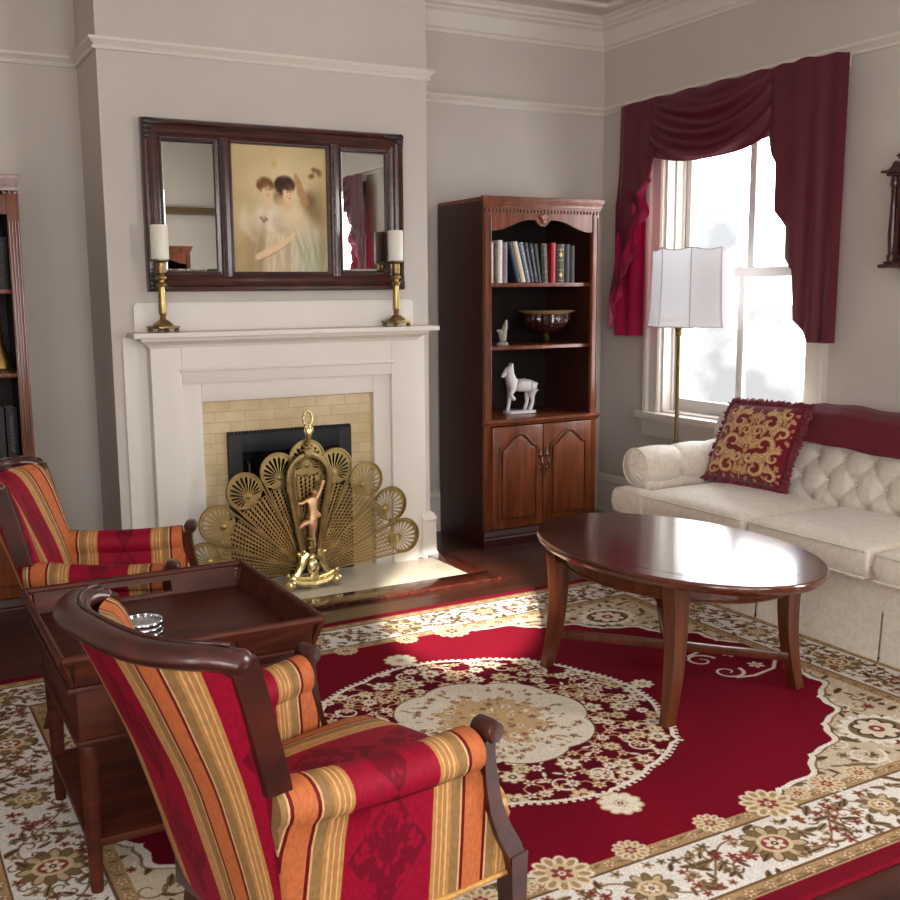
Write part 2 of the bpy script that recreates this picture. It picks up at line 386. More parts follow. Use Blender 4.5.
# materials that read a woven / printed colour attribute
def attr_mat(name, rough, sheen=0.0, fib=0.0):
    m, nt, b = newmat(name)
    a = N(nt, 'ShaderNodeVertexColor'); a.layer_name = 'weave'
    src = a.outputs['Color']
    if fib:
        v = coords(nt, (260, 260, 260)); t = N(nt, 'ShaderNodeTexNoise'); t.inputs['Scale'].default_value = 1; nt.links.new(v, t.inputs['Vector'])
        r = ramp(nt, [(.3, (1-fib,)*3+(1,)), (.7, (1+fib*.5,)*3+(1,))]); nt.links.new(t.outputs['Fac'], r.inputs['Fac'])
        mx = N(nt, 'ShaderNodeMix', data_type='RGBA', blend_type='MULTIPLY'); mx.inputs[0].default_value = 1; nt.links.new(src, mx.inputs[6]); nt.links.new(r.outputs['Color'], mx.inputs[7]); src = mx.outputs[2]
        bb = N(nt, 'ShaderNodeBump'); bb.inputs['Strength'].default_value = .25; bb.inputs['Distance'].default_value = .004; nt.links.new(t.outputs['Fac'], bb.inputs['Height']); nt.links.new(bb.outputs['Normal'], b.inputs['Normal'])
    nt.links.new(src, b.inputs['Base Color']); b.inputs['Roughness'].default_value = rough; b.inputs['Specular IOR Level'].default_value = .12
    if sheen: b.inputs['Sheen Weight'].default_value = sheen
    return m
M['rug'] = attr_mat('rug_weave', 1.0, 0, .22)
M['print'] = attr_mat('printed_picture', .35)
M['damask'] = attr_mat('damask_weave', .6, .3, .2)
def srgb2lin(a):
    a = np.clip(a, 0, 1); return np.where(a <= .04045, a/12.92, ((a+.055)/1.055)**2.4)
def paint_attr(o, img_flat):
    at = o.data.color_attributes.new('weave', 'FLOAT_COLOR', 'POINT')
    c = np.ones((len(img_flat), 4), np.float32); c[:, :3] = srgb2lin(img_flat); at.data.foreach_set('color', c.ravel())
# ================================================================== SETTING
H = 3.12
def box_obj(name, m, *boxes, bev=0):
    g = MB()
    for b_ in boxes: g.box(*b_, bev=bev)
    return g.build(name, m)
struct(box_obj('floor', M['floor'], (-5.8, .2, -7.4, .2, -.1, 0)))
struct(box_obj('ceiling', M['ceil'], (-5.8, .2, -7.4, .2, H, H+.1)))
struct(box_obj('wall_back', M['wall'], (-5.8, -2.4, -.07, .2, 0, H), (-2.4, .2, 0, .2, 0, H)))
struct(box_obj('wall_chimney', M['wall'], (-3.26, -1.58, -.536, 0, 0, H)))
struct(box_obj('wall_left', M['wall'], (-5.8, -5.6, -7.4, -6.7, 0, H), (-5.8, -5.6, -5.5, .2, 0, H), (-5.8, -5.6, -6.7, -5.5, 0, .6), (-5.8, -5.6, -6.7, -5.5, 2.6, H)))  # opening in this wall made for the added left window
WY = [(-1.72, -.60), (-5.97, -4.85)]           # window openings on the right wall
WZ0, WZ1 = .715, 2.36
T = .24
struct(box_obj('wall_right', M['wall'], (0, T, WY[0][1], .2, 0, H), (0, T, WY[1][1], WY[0][0], 0, H), (0, T, -7.4, WY[1][0], 0, H),
       (0, T, WY[0][0], WY[0][1], 0, WZ0), (0, T, WY[0][0], WY[0][1], WZ1, H), (0, T, WY[1][0], WY[1][1], 0, WZ0), (0, T, WY[1][0], WY[1][1], WZ1, H)))
# rear wall behind the photographer, with two tall window openings
RW = [(-4.9, -3.7), (-3.2, -2.2)]
struct(box_obj('wall_rear', M['wall'], (-5.8, RW[0][0], -7.4, -7.2, 0, H), (RW[0][1], RW[1][0], -7.4, -7.2, 0, H), (RW[1][1], .2, -7.4, -7.2, 0, H),
       (RW[0][0], RW[0][1], -7.4, -7.2, 0, .6), (RW[1][0], RW[1][1], -7.4, -7.2, 0, .6), (RW[0][0], RW[0][1], -7.4, -7.2, 2.6, H), (RW[1][0], RW[1][1], -7.4, -7.2, 2.6, H)))

PATH = [(-5.6, -7.2), (-5.6, -.07), (-3.26, -.07), (-3.26, -.536), (-1.58, -.536), (-1.58, 0), (0, 0), (0, -7.2)]
# crown: stepped cove
z0 = 2.949
crown = [(0, z0), (.012, z0), (.016, z0+.018), (.03, z0+.024), (.045, z0+.06), (.075, z0+.1), (.1, z0+.112), (.1, z0+.126), (.125, z0+.132), (.135, z0+.15), (.15, z0+.152), (.15, H), (0, H)]
struct(MB().molding(PATH, crown).build('trim_1', M['trim'], sharp=20))
rail = [(0, 2.553), (.016, 2.553), (.02, 2.563), (.012, 2.572), (.022, 2.58), (.036, 2.59), (.036, 2.603), (.0, 2.606)]
struct(MB().molding(PATH[1:], rail).build('trim_2', M['trim'], sharp=20))
# raised border on the ceiling
def strip(p): return [(p[0]-.03, H-.001), (p[0]-.02, H-.022), (p[0]+.02, H-.022), (p[0]+.03, H-.001)]
g = MB(); g.molding([(-5.2, -1.0), (-3.6, -1.0), (-3.6, -.95), (-.24, -.34), (-.24, -6.8)][3:], [(0, H), (.0, H-.018), (.02, H-.024), (.04, H-.018), (.04, H)])
g.molding([(-1.35, -.34), (-.24, -.34)], [(0, H), (.0, H-.018), (.02, H-.024), (.04, H-.018), (.04, H)])
struct(g.build('trim_3', M['trim'], sharp=20))
base = [(0, 0), (.034, 0), (.034, .02), (.026, .035), (.024, .2), (.03, .212), (.026, .228), (.012, .25), (0, .256)]
struct(MB().molding([(-1.64, -.536), (-1.58, -.536), (-1.58, 0), (0, 0), (0, -7.2)], base).build('baseboard_right', M['trim'], sharp=25))
struct(MB().molding([(-5.6, -7.2), (-5.6, -.07), (-3.26, -.07), (-3.26, -.536), (-3.12, -.536)], base).build('baseboard_left', M['trim'], sharp=25))

struct(MB().box(-2.1, .0, -7.2, -7.14, 2.34, 2.42, .012).tube([(-2.1, -7.14, 2.36), (0, -7.14, 2.36)], .014, 8).build('trim_4', plain('dull_gilt_trim', RGB(96, 76, 44), .5, noise=.2, nscale=30)))
# windows ------------------------------------------------------------
def make_window(name, y0, y1):
    """sash window in the right wall; y0<y1 opening"""
    w = struct(bpy.data.objects.new(name, None)); COL.objects.link(w); w.location = (0, (y0+y1)/2, WZ0)
    hw = (y1-y0)/2; hz = WZ1-WZ0
    cas = [(0, 0), (.018, 0), (.026, .012), (.02, .03), (.02, .09), (.032, .105), (.034, .13), (.0, .13)]
    g = MB()
    for sgn in (-1, 1):   # side casings
        pr = [(-o, sgn*(hw + a)) for o, a in cas]
        g.sweep(None, [[(x, y, -.0) for x, y in pr], [(x, y, hz+.13) for x, y in pr]])
    g.box(-.036, 0, -hw-.13, hw+.13, hz, hz+.14, .006)
    g.build('casing', M['trim'], w, sharp=25)
    g = MB(); g.box(-.075, .1, -hw-.17, hw+.17, -.042, 0, .008); g.box(-.03, 0, -hw-.14, hw+.14, -.15, -.042, .006); g.box(-.045, 0, -hw-.15, hw+.15, -.07, -.045, .008)
    g.build('window_sill', M['trim'], w)
    g = MB()
    for sgn in (-1, 1):
        a, b2 = sgn*hw, sgn*(hw-.02)
        g.box(0, .235, min(a, b2), max(a, b2), 0, hz, .002)
        a, b2 = sgn*(hw-.02), sgn*(hw-.035)
        g.box(.06, .075, min(a, b2), max(a, b2), 0, hz, .002)
        g.box(.12, .13, min(a, b2), max(a, b2), 0, hz, .002)
    g.box(0, .235, -hw, hw, hz-.02, hz, .002); g.box(0, .235, -hw, hw, 0, .012, .002)
    g.build('jamb', M['trim'], w)
    mid = .835
    def sash(nm, xa, xb, za, zb, lower):
        hs = hw-.022
        g = MB(); s_ = .052
        g.box(xa, xb, -hs, -hs+s_, za, zb, .004); g.box(xa, xb, hs-s_, hs, za, zb, .004)
        g.box(xa, xb, -hs+s_, hs-s_, za, za+(.075 if lower else .05), .004); g.box(xa, xb, -hs+s_, hs-s_, zb-(.052 if lower else .05), zb, .004)
        g.box(xa+.004, xb-.004, -.024, .024, za+.04, zb-.04, .004)
        o = g.build(nm, M['sash'], w)
        for sg in (-1, 1):
            gl = MB(); xm = (xa+xb)/2
            a, b2 = sg*.024, sg*(hs-s_)
            gl.box(xm-.002, xm+.002, min(a, b2), max(a, b2), za+.045, zb-.04)
            gl.build('pane', M['glass'], o)
        return o
    sash('upper_sash', .135, .17, mid-.02, hz-.02, False)
    lo = sash('lower_sash', .08, .118, .012, mid+.025, True)
    g = MB(); g.box(.06, .085, -.025, .025, mid+.022, mid+.034, .003); g.ball((.07, 0, mid+.04), .01)
    g.build('sash_lock', M['sash'], lo)
    return w
make_window('window_1', *WY[0]); make_window('window_2', *WY[1])
def rear_window(name, x0, x1, left=False):
    w = struct(bpy.data.objects.new(name, None)); COL.objects.link(w); w.location = (-5.6, (x0+x1)/2, .6) if left else ((x0+x1)/2, -7.2, .6); w.rotation_euler = (0, 0, -PI/2 if left else 0); hw = (x1-x0)/2
    g = MB()
    for a, b_ in ((-hw, -hw+.07), (hw-.07, hw), (-.02, .02)): g.box(a, b_, -.12, -.06, 0, 2.0, .004)
    for a, b_ in ((0, .08), (.97, 1.03), (1.93, 2.0)): g.box(-hw, hw, -.125, -.055, a, b_, .004)
    g.build('window_frame', M['trim'], w)
    MB().box(-hw+.06, hw-.06, -.092, -.088, .05, 1.95).build('pane', M['glass'], w)
rear_window('window_3', *RW[0]); rear_window('window_4', *RW[1]); rear_window('added_window_5', -6.7, -5.5, True)  # the left window is added to let in fill light

# ================================================================== FIREPLACE
FX = -2.402
t = thing('fireplace_mantel', 'white painted wooden fireplace surround with a shelf around tan tiles', 'fireplace', (FX, -.536, 0))
MB().box(-.812, .79, -.014, 0, 0, 1.262, .003).build('backing_board', M['mantel'], t)
for s_ in (-1, 1):
    a, b_ = s_*.555, s_*.702
    g = MB(); g.box(min(a, b_), max(a, b_), -.084, -.013, 0.0, 1.225, .004)
    g.build('pilaster', M['mantel'], t)
g = MB(); g.box(-.555, .555, -.084, -.013, 1.035, 1.225, .003)
g.build('frieze', M['mantel'], t)
MB().tube([(-.565, -.087, 1.098), (.565, -.087, 1.098)], .007, 8).box(-.565, .565, -.089, -.083, 1.104, 1.11, .002).build('bead_rail', M['mantel'], t)
g = MB()
for s_ in (-1, 1):
    a, b_ = s_*.458, s_*.556
    g.box(min(a, b_), max(a, b_), -.06, -.012, 0, 1.036, .004)
g.box(-.458, .458, -.06, -.012, .942, 1.036, .004)
g.build('inner_trim', M['mantel'], t)
MB().box(-.468, .468, -.02, -.012, 0, .95).build('tile_surround', M['tiles'], t)
g = MB()
g.box(-.79, .806, -.16, .0, 1.258, 1.284, .006)
prof = [(.0, 1.21), (.006, 1.21), (.012, 1.222), (.03, 1.236), (.048, 1.243), (.055, 1.262), (0, 1.262)]
g.molding([(-.702, 0), (-.702, -.084), (.702, -.084), (.702, 0)][::1], prof)
g.build('mantel_shelf', M['mantel'], t, sharp=25)
poly = [(-.755, 1.284), (.72, 1.284), (.72, 1.40)] + [(.72-.022*(1-math.cos(a)), 1.40+.022*math.sin(a)) for a in np.linspace(0, PI/2, 6)][1:] + [(-.755+.022*(1-math.cos(a)), 1.40+.022*math.sin(a)) for a in np.linspace(PI/2, 0, 6)]
MB().prism(poly, lambda p, q, h: (p, h, q), -.02, 0, .003).build('splash_board', M['mantel'], t)

t = thing('fireplace_insert', 'black metal fireplace insert with a dark glass door set in the tan tiles', 'fireplace insert', (FX+.0, -.556, 0.016))
g = MB()
for b_ in ((-.332, -.262, -.03, .0, 0, .76), (.262, .332, -.03, 0, 0, .76), (-.262, .262, -.03, 0, .66, .76), (-.262, .262, -.03, 0, 0, .08)): g.box(*b_, bev=.004)
for k in range(34): g.box(-.332+k*.0196, -.332+k*.0196+.012, -.036, -.004, .752, .768, .003)
g.build('frame', M['black'], t)
MB().box(-.262, .262, -.018, -.006, .08, .66).build('glass_door', M['black_glass'], t)
MB().tube([(-.235, -.02, .5), (-.235, -.05, .52), (-.235, -.05, .60), (-.235, -.02, .62)], .006, 8).build('door_handle', M['pewter'], t)

t = thing('hearth', 'low cream marble hearth slab with a worn dark wood border', 'hearth', (-2.378, -.536, 0))
MB().box(-.76, .76, -.48, -.085, 0, .016, .002).box(-.454, .454, -.086, -.02, 0, .016).build('marble_slab', M['marble'], t)
g = MB(); g.box(-.87, .872, -.625, -.4805, 0, .018, .004); g.box(.7605, .872, -.4805, -.036, 0, .018, .004); g.box(-.87, -.7605, -.4805, -.036, 0, .018, .004)
g.build('wood_border', M['mahog'], t)

# ---- brass peacock fire screen
t = thing('fire_screen', 'brass peacock fan fire screen standing open before the fireplace', 'fire screen', (-2.412, -.82, .018))
PZ = .065
def leaf(ang, yo, R=.555, hw0=.012, hw1=.088):
    """one perforated fan blade; returns mesh builder. blade along +r rotated by ang"""
    g = MB(); ca, sa = math.cos(ang), math.sin(ang)
    def P(r, w, d=0): return (r*ca - w*sa, yo + d, PZ + r*sa + w*ca)
    nr, nc = 20, 6
    r0, r1 = .09, R-.086
    wid = lambda r: hw0+(hw1-hw0)*(r/R)
    def cell(ra, rb, wa, wb, ring):
        # wa,wb fractions -1..1 ; quad ring around a hole
        o = [P(ra, wid(ra)*wa), P(rb, wid(rb)*wa), P(rb, wid(rb)*wb), P(ra, wid(ra)*wb)]
        rm, dr = (ra+rb)/2, (rb-ra)/2*(1-ring[0]); wm, dw = (wa+wb)/2, (wb-wa)/2*(1-ring[1])
        sk = .004
        i = [P(rm-dr+sk, wid(rm)*(wm-dw)), P(rm+dr+sk, wid(rm)*(wm-dw)), P(rm+dr-sk, wid(rm)*(wm+dw)), P(rm-dr-sk, wid(rm)*(wm+dw))]
        v = [g.bm.verts.new(p) for p in o+i]
        for k in range(4): g.bm.faces.new([v[k], v[(k+1) % 4], v[4+(k+1) % 4], v[4+k]])
    for c in range(nc):
        wa, wb = -.9+1.8*c/nc, -.9+1.8*(c+1)/nc
        off = .5*(c % 2)
        for j in range(nr):
            ra = r0+(r1-r0)*(j+off)/(nr+.5); rb = r0+(r1-r0)*(j+1+off)/(nr+.5)
            cell(ra, rb, wa, wb, (.3, .5))
    # side rims
    for w in (-1, 1):
        g.tube([P(r, wid(r)*w, -.002) for r in np.linspace(.05, R, 8)], .005, 6)
    # rosette: rim, spokes with drop-shaped openings, hub
    cx = R-.01; rr = hw1
    n = 15; dh = .034
    def Q(rad, a, d=0): return P(cx + rad*math.cos(a), rad*math.sin(a), d)
    def Hb(t_, a, d=0): return P(cx - dh + t_*math.cos(a), t_*math.sin(a), d)
    def rim_(a): return dh*math.cos(a)+math.sqrt(max(0, rr*rr-(dh*math.sin(a))**2))
    A0 = math.radians(112)
    for k in range(n):
        a0 = -A0+2*A0*k/n; a1 = -A0+2*A0*(k+1)/n; am = (a0+a1)/2; da = (a1-a0)/2; L, L0, L1 = rim_(am), rim_(a0), rim_(a1)
        inner = [(.022, am-da*.3), (.022, am+da*.3), (.6*L, am+da*.62), (.8*L, am+da*.5), (.86*L, am), (.8*L, am-da*.5), (.6*L, am-da*.62)]
        outer = [(.01, a0), (.01, a1), (.55*L1, a1), (L1, a1), (L, am), (L0, a0), (.55*L0, a0)]
        vi = [g.bm.verts.new(Hb(*p)) for p in inner]; vo = [g.bm.verts.new(Hb(*p)) for p in outer]
        for q in range(7): g.bm.faces.new([vo[q], vo[(q+1) % 7], vi[(q+1) % 7], vi[q]])
    for k in range(8):
        a0 = A0+(2*PI-2*A0)*k/8; a1 = A0+(2*PI-2*A0)*(k+1)/8
        g.bm.faces.new([g.bm.verts.new(Hb(*p)) for p in ((.01, a0), (rim_(a0), a0), (rim_(a1), a1), (.01, a1))])
    g.tube([Q(rr, a, -.002) for a in np.linspace(-PI*.72, PI*.72, 30)], .006, 6)
    c_ = Hb(0, 0, 0)
    g.ball(c_, .015, (1, .45, 1), 12, 8)
    g.ball(Hb(0, 0), .008, (1, 1.4, 1), 10, 6)
    return g
angs = [13, 33, 54, 74]
for i, a in enumerate(angs):
    leaf(math.radians(a), .012+.004*(3-i)).build('fan_leaf', M['screen_brass'], t, fixn=False)
for i, a in enumerate(angs):
    leaf(math.radians(180-a), .012+.004*(3-i)).build('fan_leaf', M['screen_brass'], t, fixn=False)
leaf(math.radians(90), .008, R=.585, hw1=.09).build('fan_leaf', M['screen_brass'], t, fixn=False)
# centre frame: spade outline
def spade(s_):   # s 0..1 around: up the left, over the arch, down the right
    pts = []
    for z in np.linspace(.12, .52, 9): pts.append((-(.028 + .077*((z-.12)/.4)**.9), z))
    for a in np.linspace(PI, 0, 15): pts.append((.105*math.cos(a), .545+.115*math.sin(a)))
    for z in np.linspace(.52, .12, 9): pts.append(((.028 + .077*((z-.12)/.4)**.9), z))
    return pts
pts = spade(0)
g = MB(); g.tube([(x, -.018, z) for x, z in pts], .0095, 8, flat=((0, 1, 0), .9, 1.9)); g.tube([(x*.93, -.026, (z-.4)*.97+.4) for x, z in pts], .004, 6)
g.box(-.024, .024, -.034, .0, .648, .685, .006); g.box(-.03, .03, -.036, .002, .68, .69, .003)
for s_ in (-1, 1):
    g.tube([(s_*.103, -.022, .47), (s_*.118, -.022, .49), (s_*.118, -.022, .52), (s_*.106, -.022, .535)], .006, 6)
g.box(-.012, .012, -.03, -.01, .12, .3, .005)
g.ball((0, -.025, .305), .016, (1, .6, 1.1)); g.ball((0, -.025, .2), .02, (1.2, .6, .7)); g.ball((0, -.025, .245), .022, (1.3, .6, .5))
g.build('centre_frame', M['old_brass'], t)
# dancing figure in relief
hv = [(0, .27), (.004, .315), (.01, .36), (.004, .395), (.008, .43), (.014, .455), (.018, .49),   # 0..6 : hem, skirt, hips, waist, chest, neck, head
      (.036, .455), (.056, .49), (.07, .535),     # right arm raised 7-9
      (-.02, .44), (-.045, .425), (-.072, .43),     # left arm 10-12
      (-.02, .335), (-.045, .32), (-.066, .30),      # flying drapery 13-15
      (.006, .255), (.012, .225), (.018, .205),     # standing leg
      (.03, .37), (.05, .35)]
hv = [(x, -.03 - (.006 if i in (6,) else 0), z) for i, (x, z) in enumerate(hv)]
he = [(0, 1), (1, 2), (2, 3), (3, 4), (4, 5), (5, 6), (4, 7), (7, 8), (8, 9), (4, 10), (10, 11), (11, 12), (1, 13), (13, 14), (14, 15), (0, 16), (16, 17), (17, 18), (2, 19), (19, 20)]
hr = [.015, .024, .026, .018, .023, .009, .018, .011, .009, .012, .011, .009, .01, .018, .014, .008, .01, .008, .008, .017, .009]
bake_skin('dancing_figure', hv, he, hr, M['bronze'], t, 2, 2)
# base: scrolled feet
g = MB()
for s_ in (-1, 1):
    g.tube([(s_*.02, -.022, .17), (s_*.045, -.022, .15), (s_*.055, -.024, .115), (s_*.075, -.026, .08), (s_*.105, -.028, .05), (s_*.12, -.03, .028)], [.022, .025, .022, .019, .02, .022], 8)
    g.ball((s_*.122, -.036, .03), .033, (1, 1.1, .95)); g.ball((s_*.066, -.022, .172), .013); g.ball((s_*.04, -.022, .182), .011)
    g.ball((s_*.128, -.03, .075), .012); g.tube([(s_*.128, -.03, .075), (s_*.118, -.03, .055)], .008, 6)
    g.tube([(s_*.115, -.036, .045), (s_*.06, -.045, .028), (0, -.05, .022)], [.017, .018, .02], 8)
    g.tube([(s_*.11, -.032, .07), (s_*.06, -.04, .055), (0, -.045, .05)], .012, 8)
g.box(-.024, .024, -.06, -.03, .0, .07, .008); g.ball((0, -.036, .1), .036, (.9, .5, 1.3)); g.ball((0, -.03, .145), .022, (1, .6, 1.2))
g.tube([(-.1, .04, .006), (.1, .04, .006)], .007, 8); g.tube([(0, .05, .006), (0, -.05, .008)], .008, 8)
g.build('scroll_base', M['bright_brass'], t)
g = MB(); g.lathe([(.012, .69), (.02, .695), (.013, .705), (.016, .715), (.01, .72), (.012, .735), (.017, .75), (.02, .775), (.015, .8), (.008, .81)], 14, (0, -.018, 0))
ring = [(.02*1.15*math.sin(a)*(1+.2*math.cos(a)), -.018, .845-.035*math.cos(a)) for a in np.linspace(0, 2*PI, 22)]
g.tube(ring, .0075, 6, cap=False); g.ball((0, -.018, .88), .008)
for s_ in (-1, 1): g.tube([(s_*.012, -.024, .76), (s_*.022, -.024, .785), (s_*.01, -.024, .815)], .004, 6)
g.build('finial_handle', M['bright_brass'], t)

# ---- triptych mirror over the mantel
t = thing('triptych_mirror', 'wide dark wooden triptych frame with a print between two narrow mirrors above the mantel', 'mirror', (-2.414, -.54, 1.869))
W2, H2 = .672, .396
def rect_frame(g, x0, x1, z0, z1, prof):
    """prof: (inward, out). mitred picture frame"""
    secs = []
    for cx, cz, sx, sz in ((x0, z0, 1, 1), (x1, z0, -1, 1), (x1, z1, -1, -1), (x0, z1, 1, -1), (x0, z0, 1, 1)):
        secs.append([(cx+sx*a, -o, cz+sz*a) for a, o in prof])
    g.sweep(None, secs, cap=False)
g = MB(); rect_frame(g, -W2, W2, -H2, H2, [(0, 0), (0, .035), (.008, .05), (.02, .052), (.03, .04), (.045, .034), (.06, .038), (.07, .034), (.08, .026), (.093, .024), (.093, 0)])
g.build('frame', M['frame_wood'], t, sharp=25)
XS = [(-.578, -.324), (-.246, .248), (.328, .576)]
g = MB()
g2 = MB()
for xa, xb in ((XS[0][1], XS[1][0]), (XS[1][1], XS[2][0])):
    xm = (xa+xb)/2; d = MB()
    secs = []
    for z in (-H2+.07, H2-.07):
        secs.append([(xm+a, -o, z) for a, o in [(-.04, 0), (-.04, .024), (-.026, .026), (-.02, .036), (0, .046), (.02, .036), (.026, .026), (.04, .024), (.04, 0)]])
    d.sweep(None, secs); d.build('divider', M['frame_wood'], t, sharp=25)
    for k in range(44): g2.ball((xm-.012, -.043, -H2+.085+k*.0145), .0058, u=8, v=6)
    for k in range(44): g2.ball((xm+.031, -.027, -H2+.085+k*.0145), .004, u=8, v=6)
for k in range(44): g2.ball((-.588, -.028, -H2+.085+k*.0145), .0055, u=8, v=6)
for k in range(44): g2.ball((.586, -.028, -H2+.085+k*.0145), .0045, u=8, v=6)
for sz in (-1, 1):
    for k in range(82): g2.ball((-.58+k*.0144, -.028, sz*.307), .0045, u=8, v=6)
g2.build('beading', M['bead'], t)
for cx in (-1, 1):
    for cz in (-1, 1):
        g = MB(); bx_, bz_ = cx*(W2-.018), cz*(H2-.018)
        g.ball((bx_, -.05, bz_), .017, (1, .6, 1)); 
        for d in ((1, 0), (0, 1)):
            for k in range(1, 5): g.ball((bx_-cx*d[0]*k*.021, -.05, bz_-cz*d[1]*k*.021), .014-.0018*k, (1.3, .5, 1.3))
        g.ball((bx_-cx*.02, -.05, bz_-cz*.02), .012, (1, .5, 1))
        g.build('corner_ornament', M['bead'], t)
def bev_pane(name, xa, xb, z0, z1, m, e=.016):
    g = MB(); y0, y1 = -.012, -.016
    o = [(xa, z0), (xb, z0), (xb, z1), (xa, z1)]; i = [(xa+e, z0+e), (xb-e, z0+e), (xb-e, z1-e), (xa+e, z1-e)]
    V = [g.bm.verts.new((x, y0, z)) for x, z in o] + [g.bm.verts.new((x, y1, z)) for x, z in i]
    for k in range(4): g.bm.faces.new([V[k], V[(k+1) % 4], V[4+(k+1) % 4], V[4+k]])
    g.bm.faces.new(V[4:8]); return g.build(name, m, t, smooth=False)
bev_pane('mirror_pane', XS[0][0]-.01, XS[0][1]+.006, -.305, .305, M['mirror'])
bev_pane('mirror_pane', XS[2][0]-.006, XS[2][1]+.01, -.305, .305, M['mirror'])
# the print: two embracing young women in pale dresses, softly painted
nu_, nv_ = 150, 180
g = MB(); xa, xb = XS[1][0]-.006, XS[1][1]+.006
g.grid(lambda u, v: (xa+(xb-xa)*u, -.0125, -.305+.61*v), nu_, nv_)
pic = g.build('picture_print', M['print'], t, fixn=False, smooth=False)
U_, V_ = np.meshgrid(np.linspace(0, 1, nu_), np.linspace(0, 1, nv_), indexing='ij'); V_ = 1-V_   # v down
img = np.zeros((nu_, nv_, 3)); A3 = lambda *c: np.array(c)/255.
g1 = np.clip(1-np.hypot((U_-.55), (V_-.35)*.9), 0, 1)[..., None]
img[:] = A3(176, 150, 100)*(1-g1)+A3(226, 208, 164)*g1
n1 = np.sin(U_*9+3*np.sin(V_*7))*np.sin(V_*8+2*np.sin(U_*6)); img += (n1*.02)[..., None]
lowf = np.clip((V_-.6)*1.6, 0, 1)[..., None]*np.clip(1-U_*1.8, 0, 1)[..., None]; img = img*(1-lowf*.4)+A3(120, 98, 70)*lowf*.4
def blob(cx, cy, rx, ry, col, al=1.0, rot=0, soft=.35):
    global img
    x, y = U_-cx, (V_-cy); c, s_ = math.cos(rot), math.sin(rot)
    xr, yr = x*c+y*s_, -x*s_+y*c
    d = np.sqrt((xr/rx)**2+(yr/ry)**2)
    m_ = np.clip((1+soft-d)/(2*soft), 0, 1); m_ = (m_*m_*(3-2*m_)*al)[..., None]
    img = img*(1-m_)+A3(*col)*m_
def line(p, w, col, al=1.0):
    for (x0, y0, w0), (x1, y1, w1) in zip(p[:-1], p[1:]):
        for q in np.linspace(0, 1, max(5, int(math.hypot(x1-x0, y1-y0)/(w*.5)))): blob(x0+(x1-x0)*q, y0+(y1-y0)*q, (w0+(w1-w0)*q)*w, (w0+(w1-w0)*q)*w*.85, col, al*.6, soft=.5)
blob(.84, .47, .1, .13, (112, 84, 54), .55, .5, .8); blob(.8, .42, .06, .06, (92, 64, 42), .5, .3, .8); blob(.86, .56, .1, .08, (134, 106, 70), .5, 0, .8); blob(.74, .6, .1, .09, (150, 124, 86), .5, 0, .8)
line([(.665, .225, .5), (.69, .28, .8), (.72, .36, 1), (.76, .44, 1.1)], .038, (186, 142, 100))
for k in range(9): blob(.87+.05*math.cos(k*2.4), .2+.03*math.sin(k*1.9), .022, .018, [(84, 60, 40), (120, 92, 62), (150, 110, 80)][k % 3], .6, 0, .7)
blob(.45, .14, .03, .028, (204, 168, 98), .6, 0, .8)
# skirts and bodices
blob(.42, .82, .19, .3, (222, 206, 176), .9, 0, .45); blob(.37, .58, .14, .12, (232, 218, 192), .9, 0, .45)
blob(.76, .84, .19, .24, (206, 202, 174), .9, .1, .45); blob(.86, .92, .14, .16, (186, 188, 160), .6, 0, .6); blob(.66, .6, .14, .12, (226, 204, 168), .85, 0, .45); blob(.63, .53, .09, .08, (234, 210, 174), .8, 0, .5)
blob(.17, .62, .08, .08, (226, 214, 188), .6, 0, .6); blob(.12, .56, .035, .09, (224, 208, 178), .55, .2, .6)
for k in range(16):
    x0 = .24+k*.026; line([(x0+.03, .67, .5), (x0+.012*math.sin(k), .82, 1), (x0-.02+.04*math.sin(k*2), 1.0, 1.2)], .012, (176, 150, 116) if k % 2 else (240, 230, 208), .1)
for k in range(13):
    x0 = .62+k*.027; line([(x0-.01, .66, .5), (x0+.05, .8, 1), (x0+.02+.03*math.sin(k), 1.0, 1.2)], .012, (148, 146, 116) if k % 2 else (228, 226, 202), .1)
line([(.25, .88, 1), (.36, .835, 1.1), (.48, .79, 1), (.58, .735, .8), (.64, .69, .6)], .03, (230, 202, 162)); line([(.27, .91, .6), (.42, .85, .8), (.58, .775, .6)], .012, (166, 130, 92), .5)
line([(.14, .6, .8), (.165, .68, 1), (.22, .74, 1), (.27, .75, .8)], .026, (226, 204, 170), .8)
# necks and heads
blob(.375, .455, .045, .06, (228, 200, 160), .95, 0, .4); blob(.57, .465, .05, .05, (226, 192, 150), .9, .3, .4)
for k in range(26):
    a = k*.55; blob(.345+.055*math.cos(a), .308+.034*math.sin(a), .027, .02, [(128, 90, 54), (150, 108, 66), (104, 70, 42)][k % 3], .7, a, .6)
blob(.372, .36, .056, .07, (232, 200, 158), 1, -.25, .3); blob(.345, .3, .07, .03, (116, 78, 46), .8, -.3, .5); blob(.415, .315, .03, .03, (110, 74, 44), .6, .6, .6)
for k in range(34):
    a = k*.5; blob(.55+.074*math.cos(a), .305+.044*math.sin(a), .03, .023, [(70, 46, 32), (92, 62, 40), (56, 36, 26)][k % 3], .75, a, .6)
blob(.54, .3, .07, .045, (66, 42, 28), .85, 0, .5); blob(.512, .37, .022, .045, (78, 52, 34), .6, 0, .7); blob(.475, .4, .04, .05, (112, 76, 48), .6, 0, .7)
blob(.588, .375, .057, .07, (236, 204, 162), 1, -.3, .3); blob(.5, .43, .045, .035, (212, 172, 128), .7, 0, .6); blob(.565, .318, .06, .026, (66, 42, 28), .85, .3, .5)
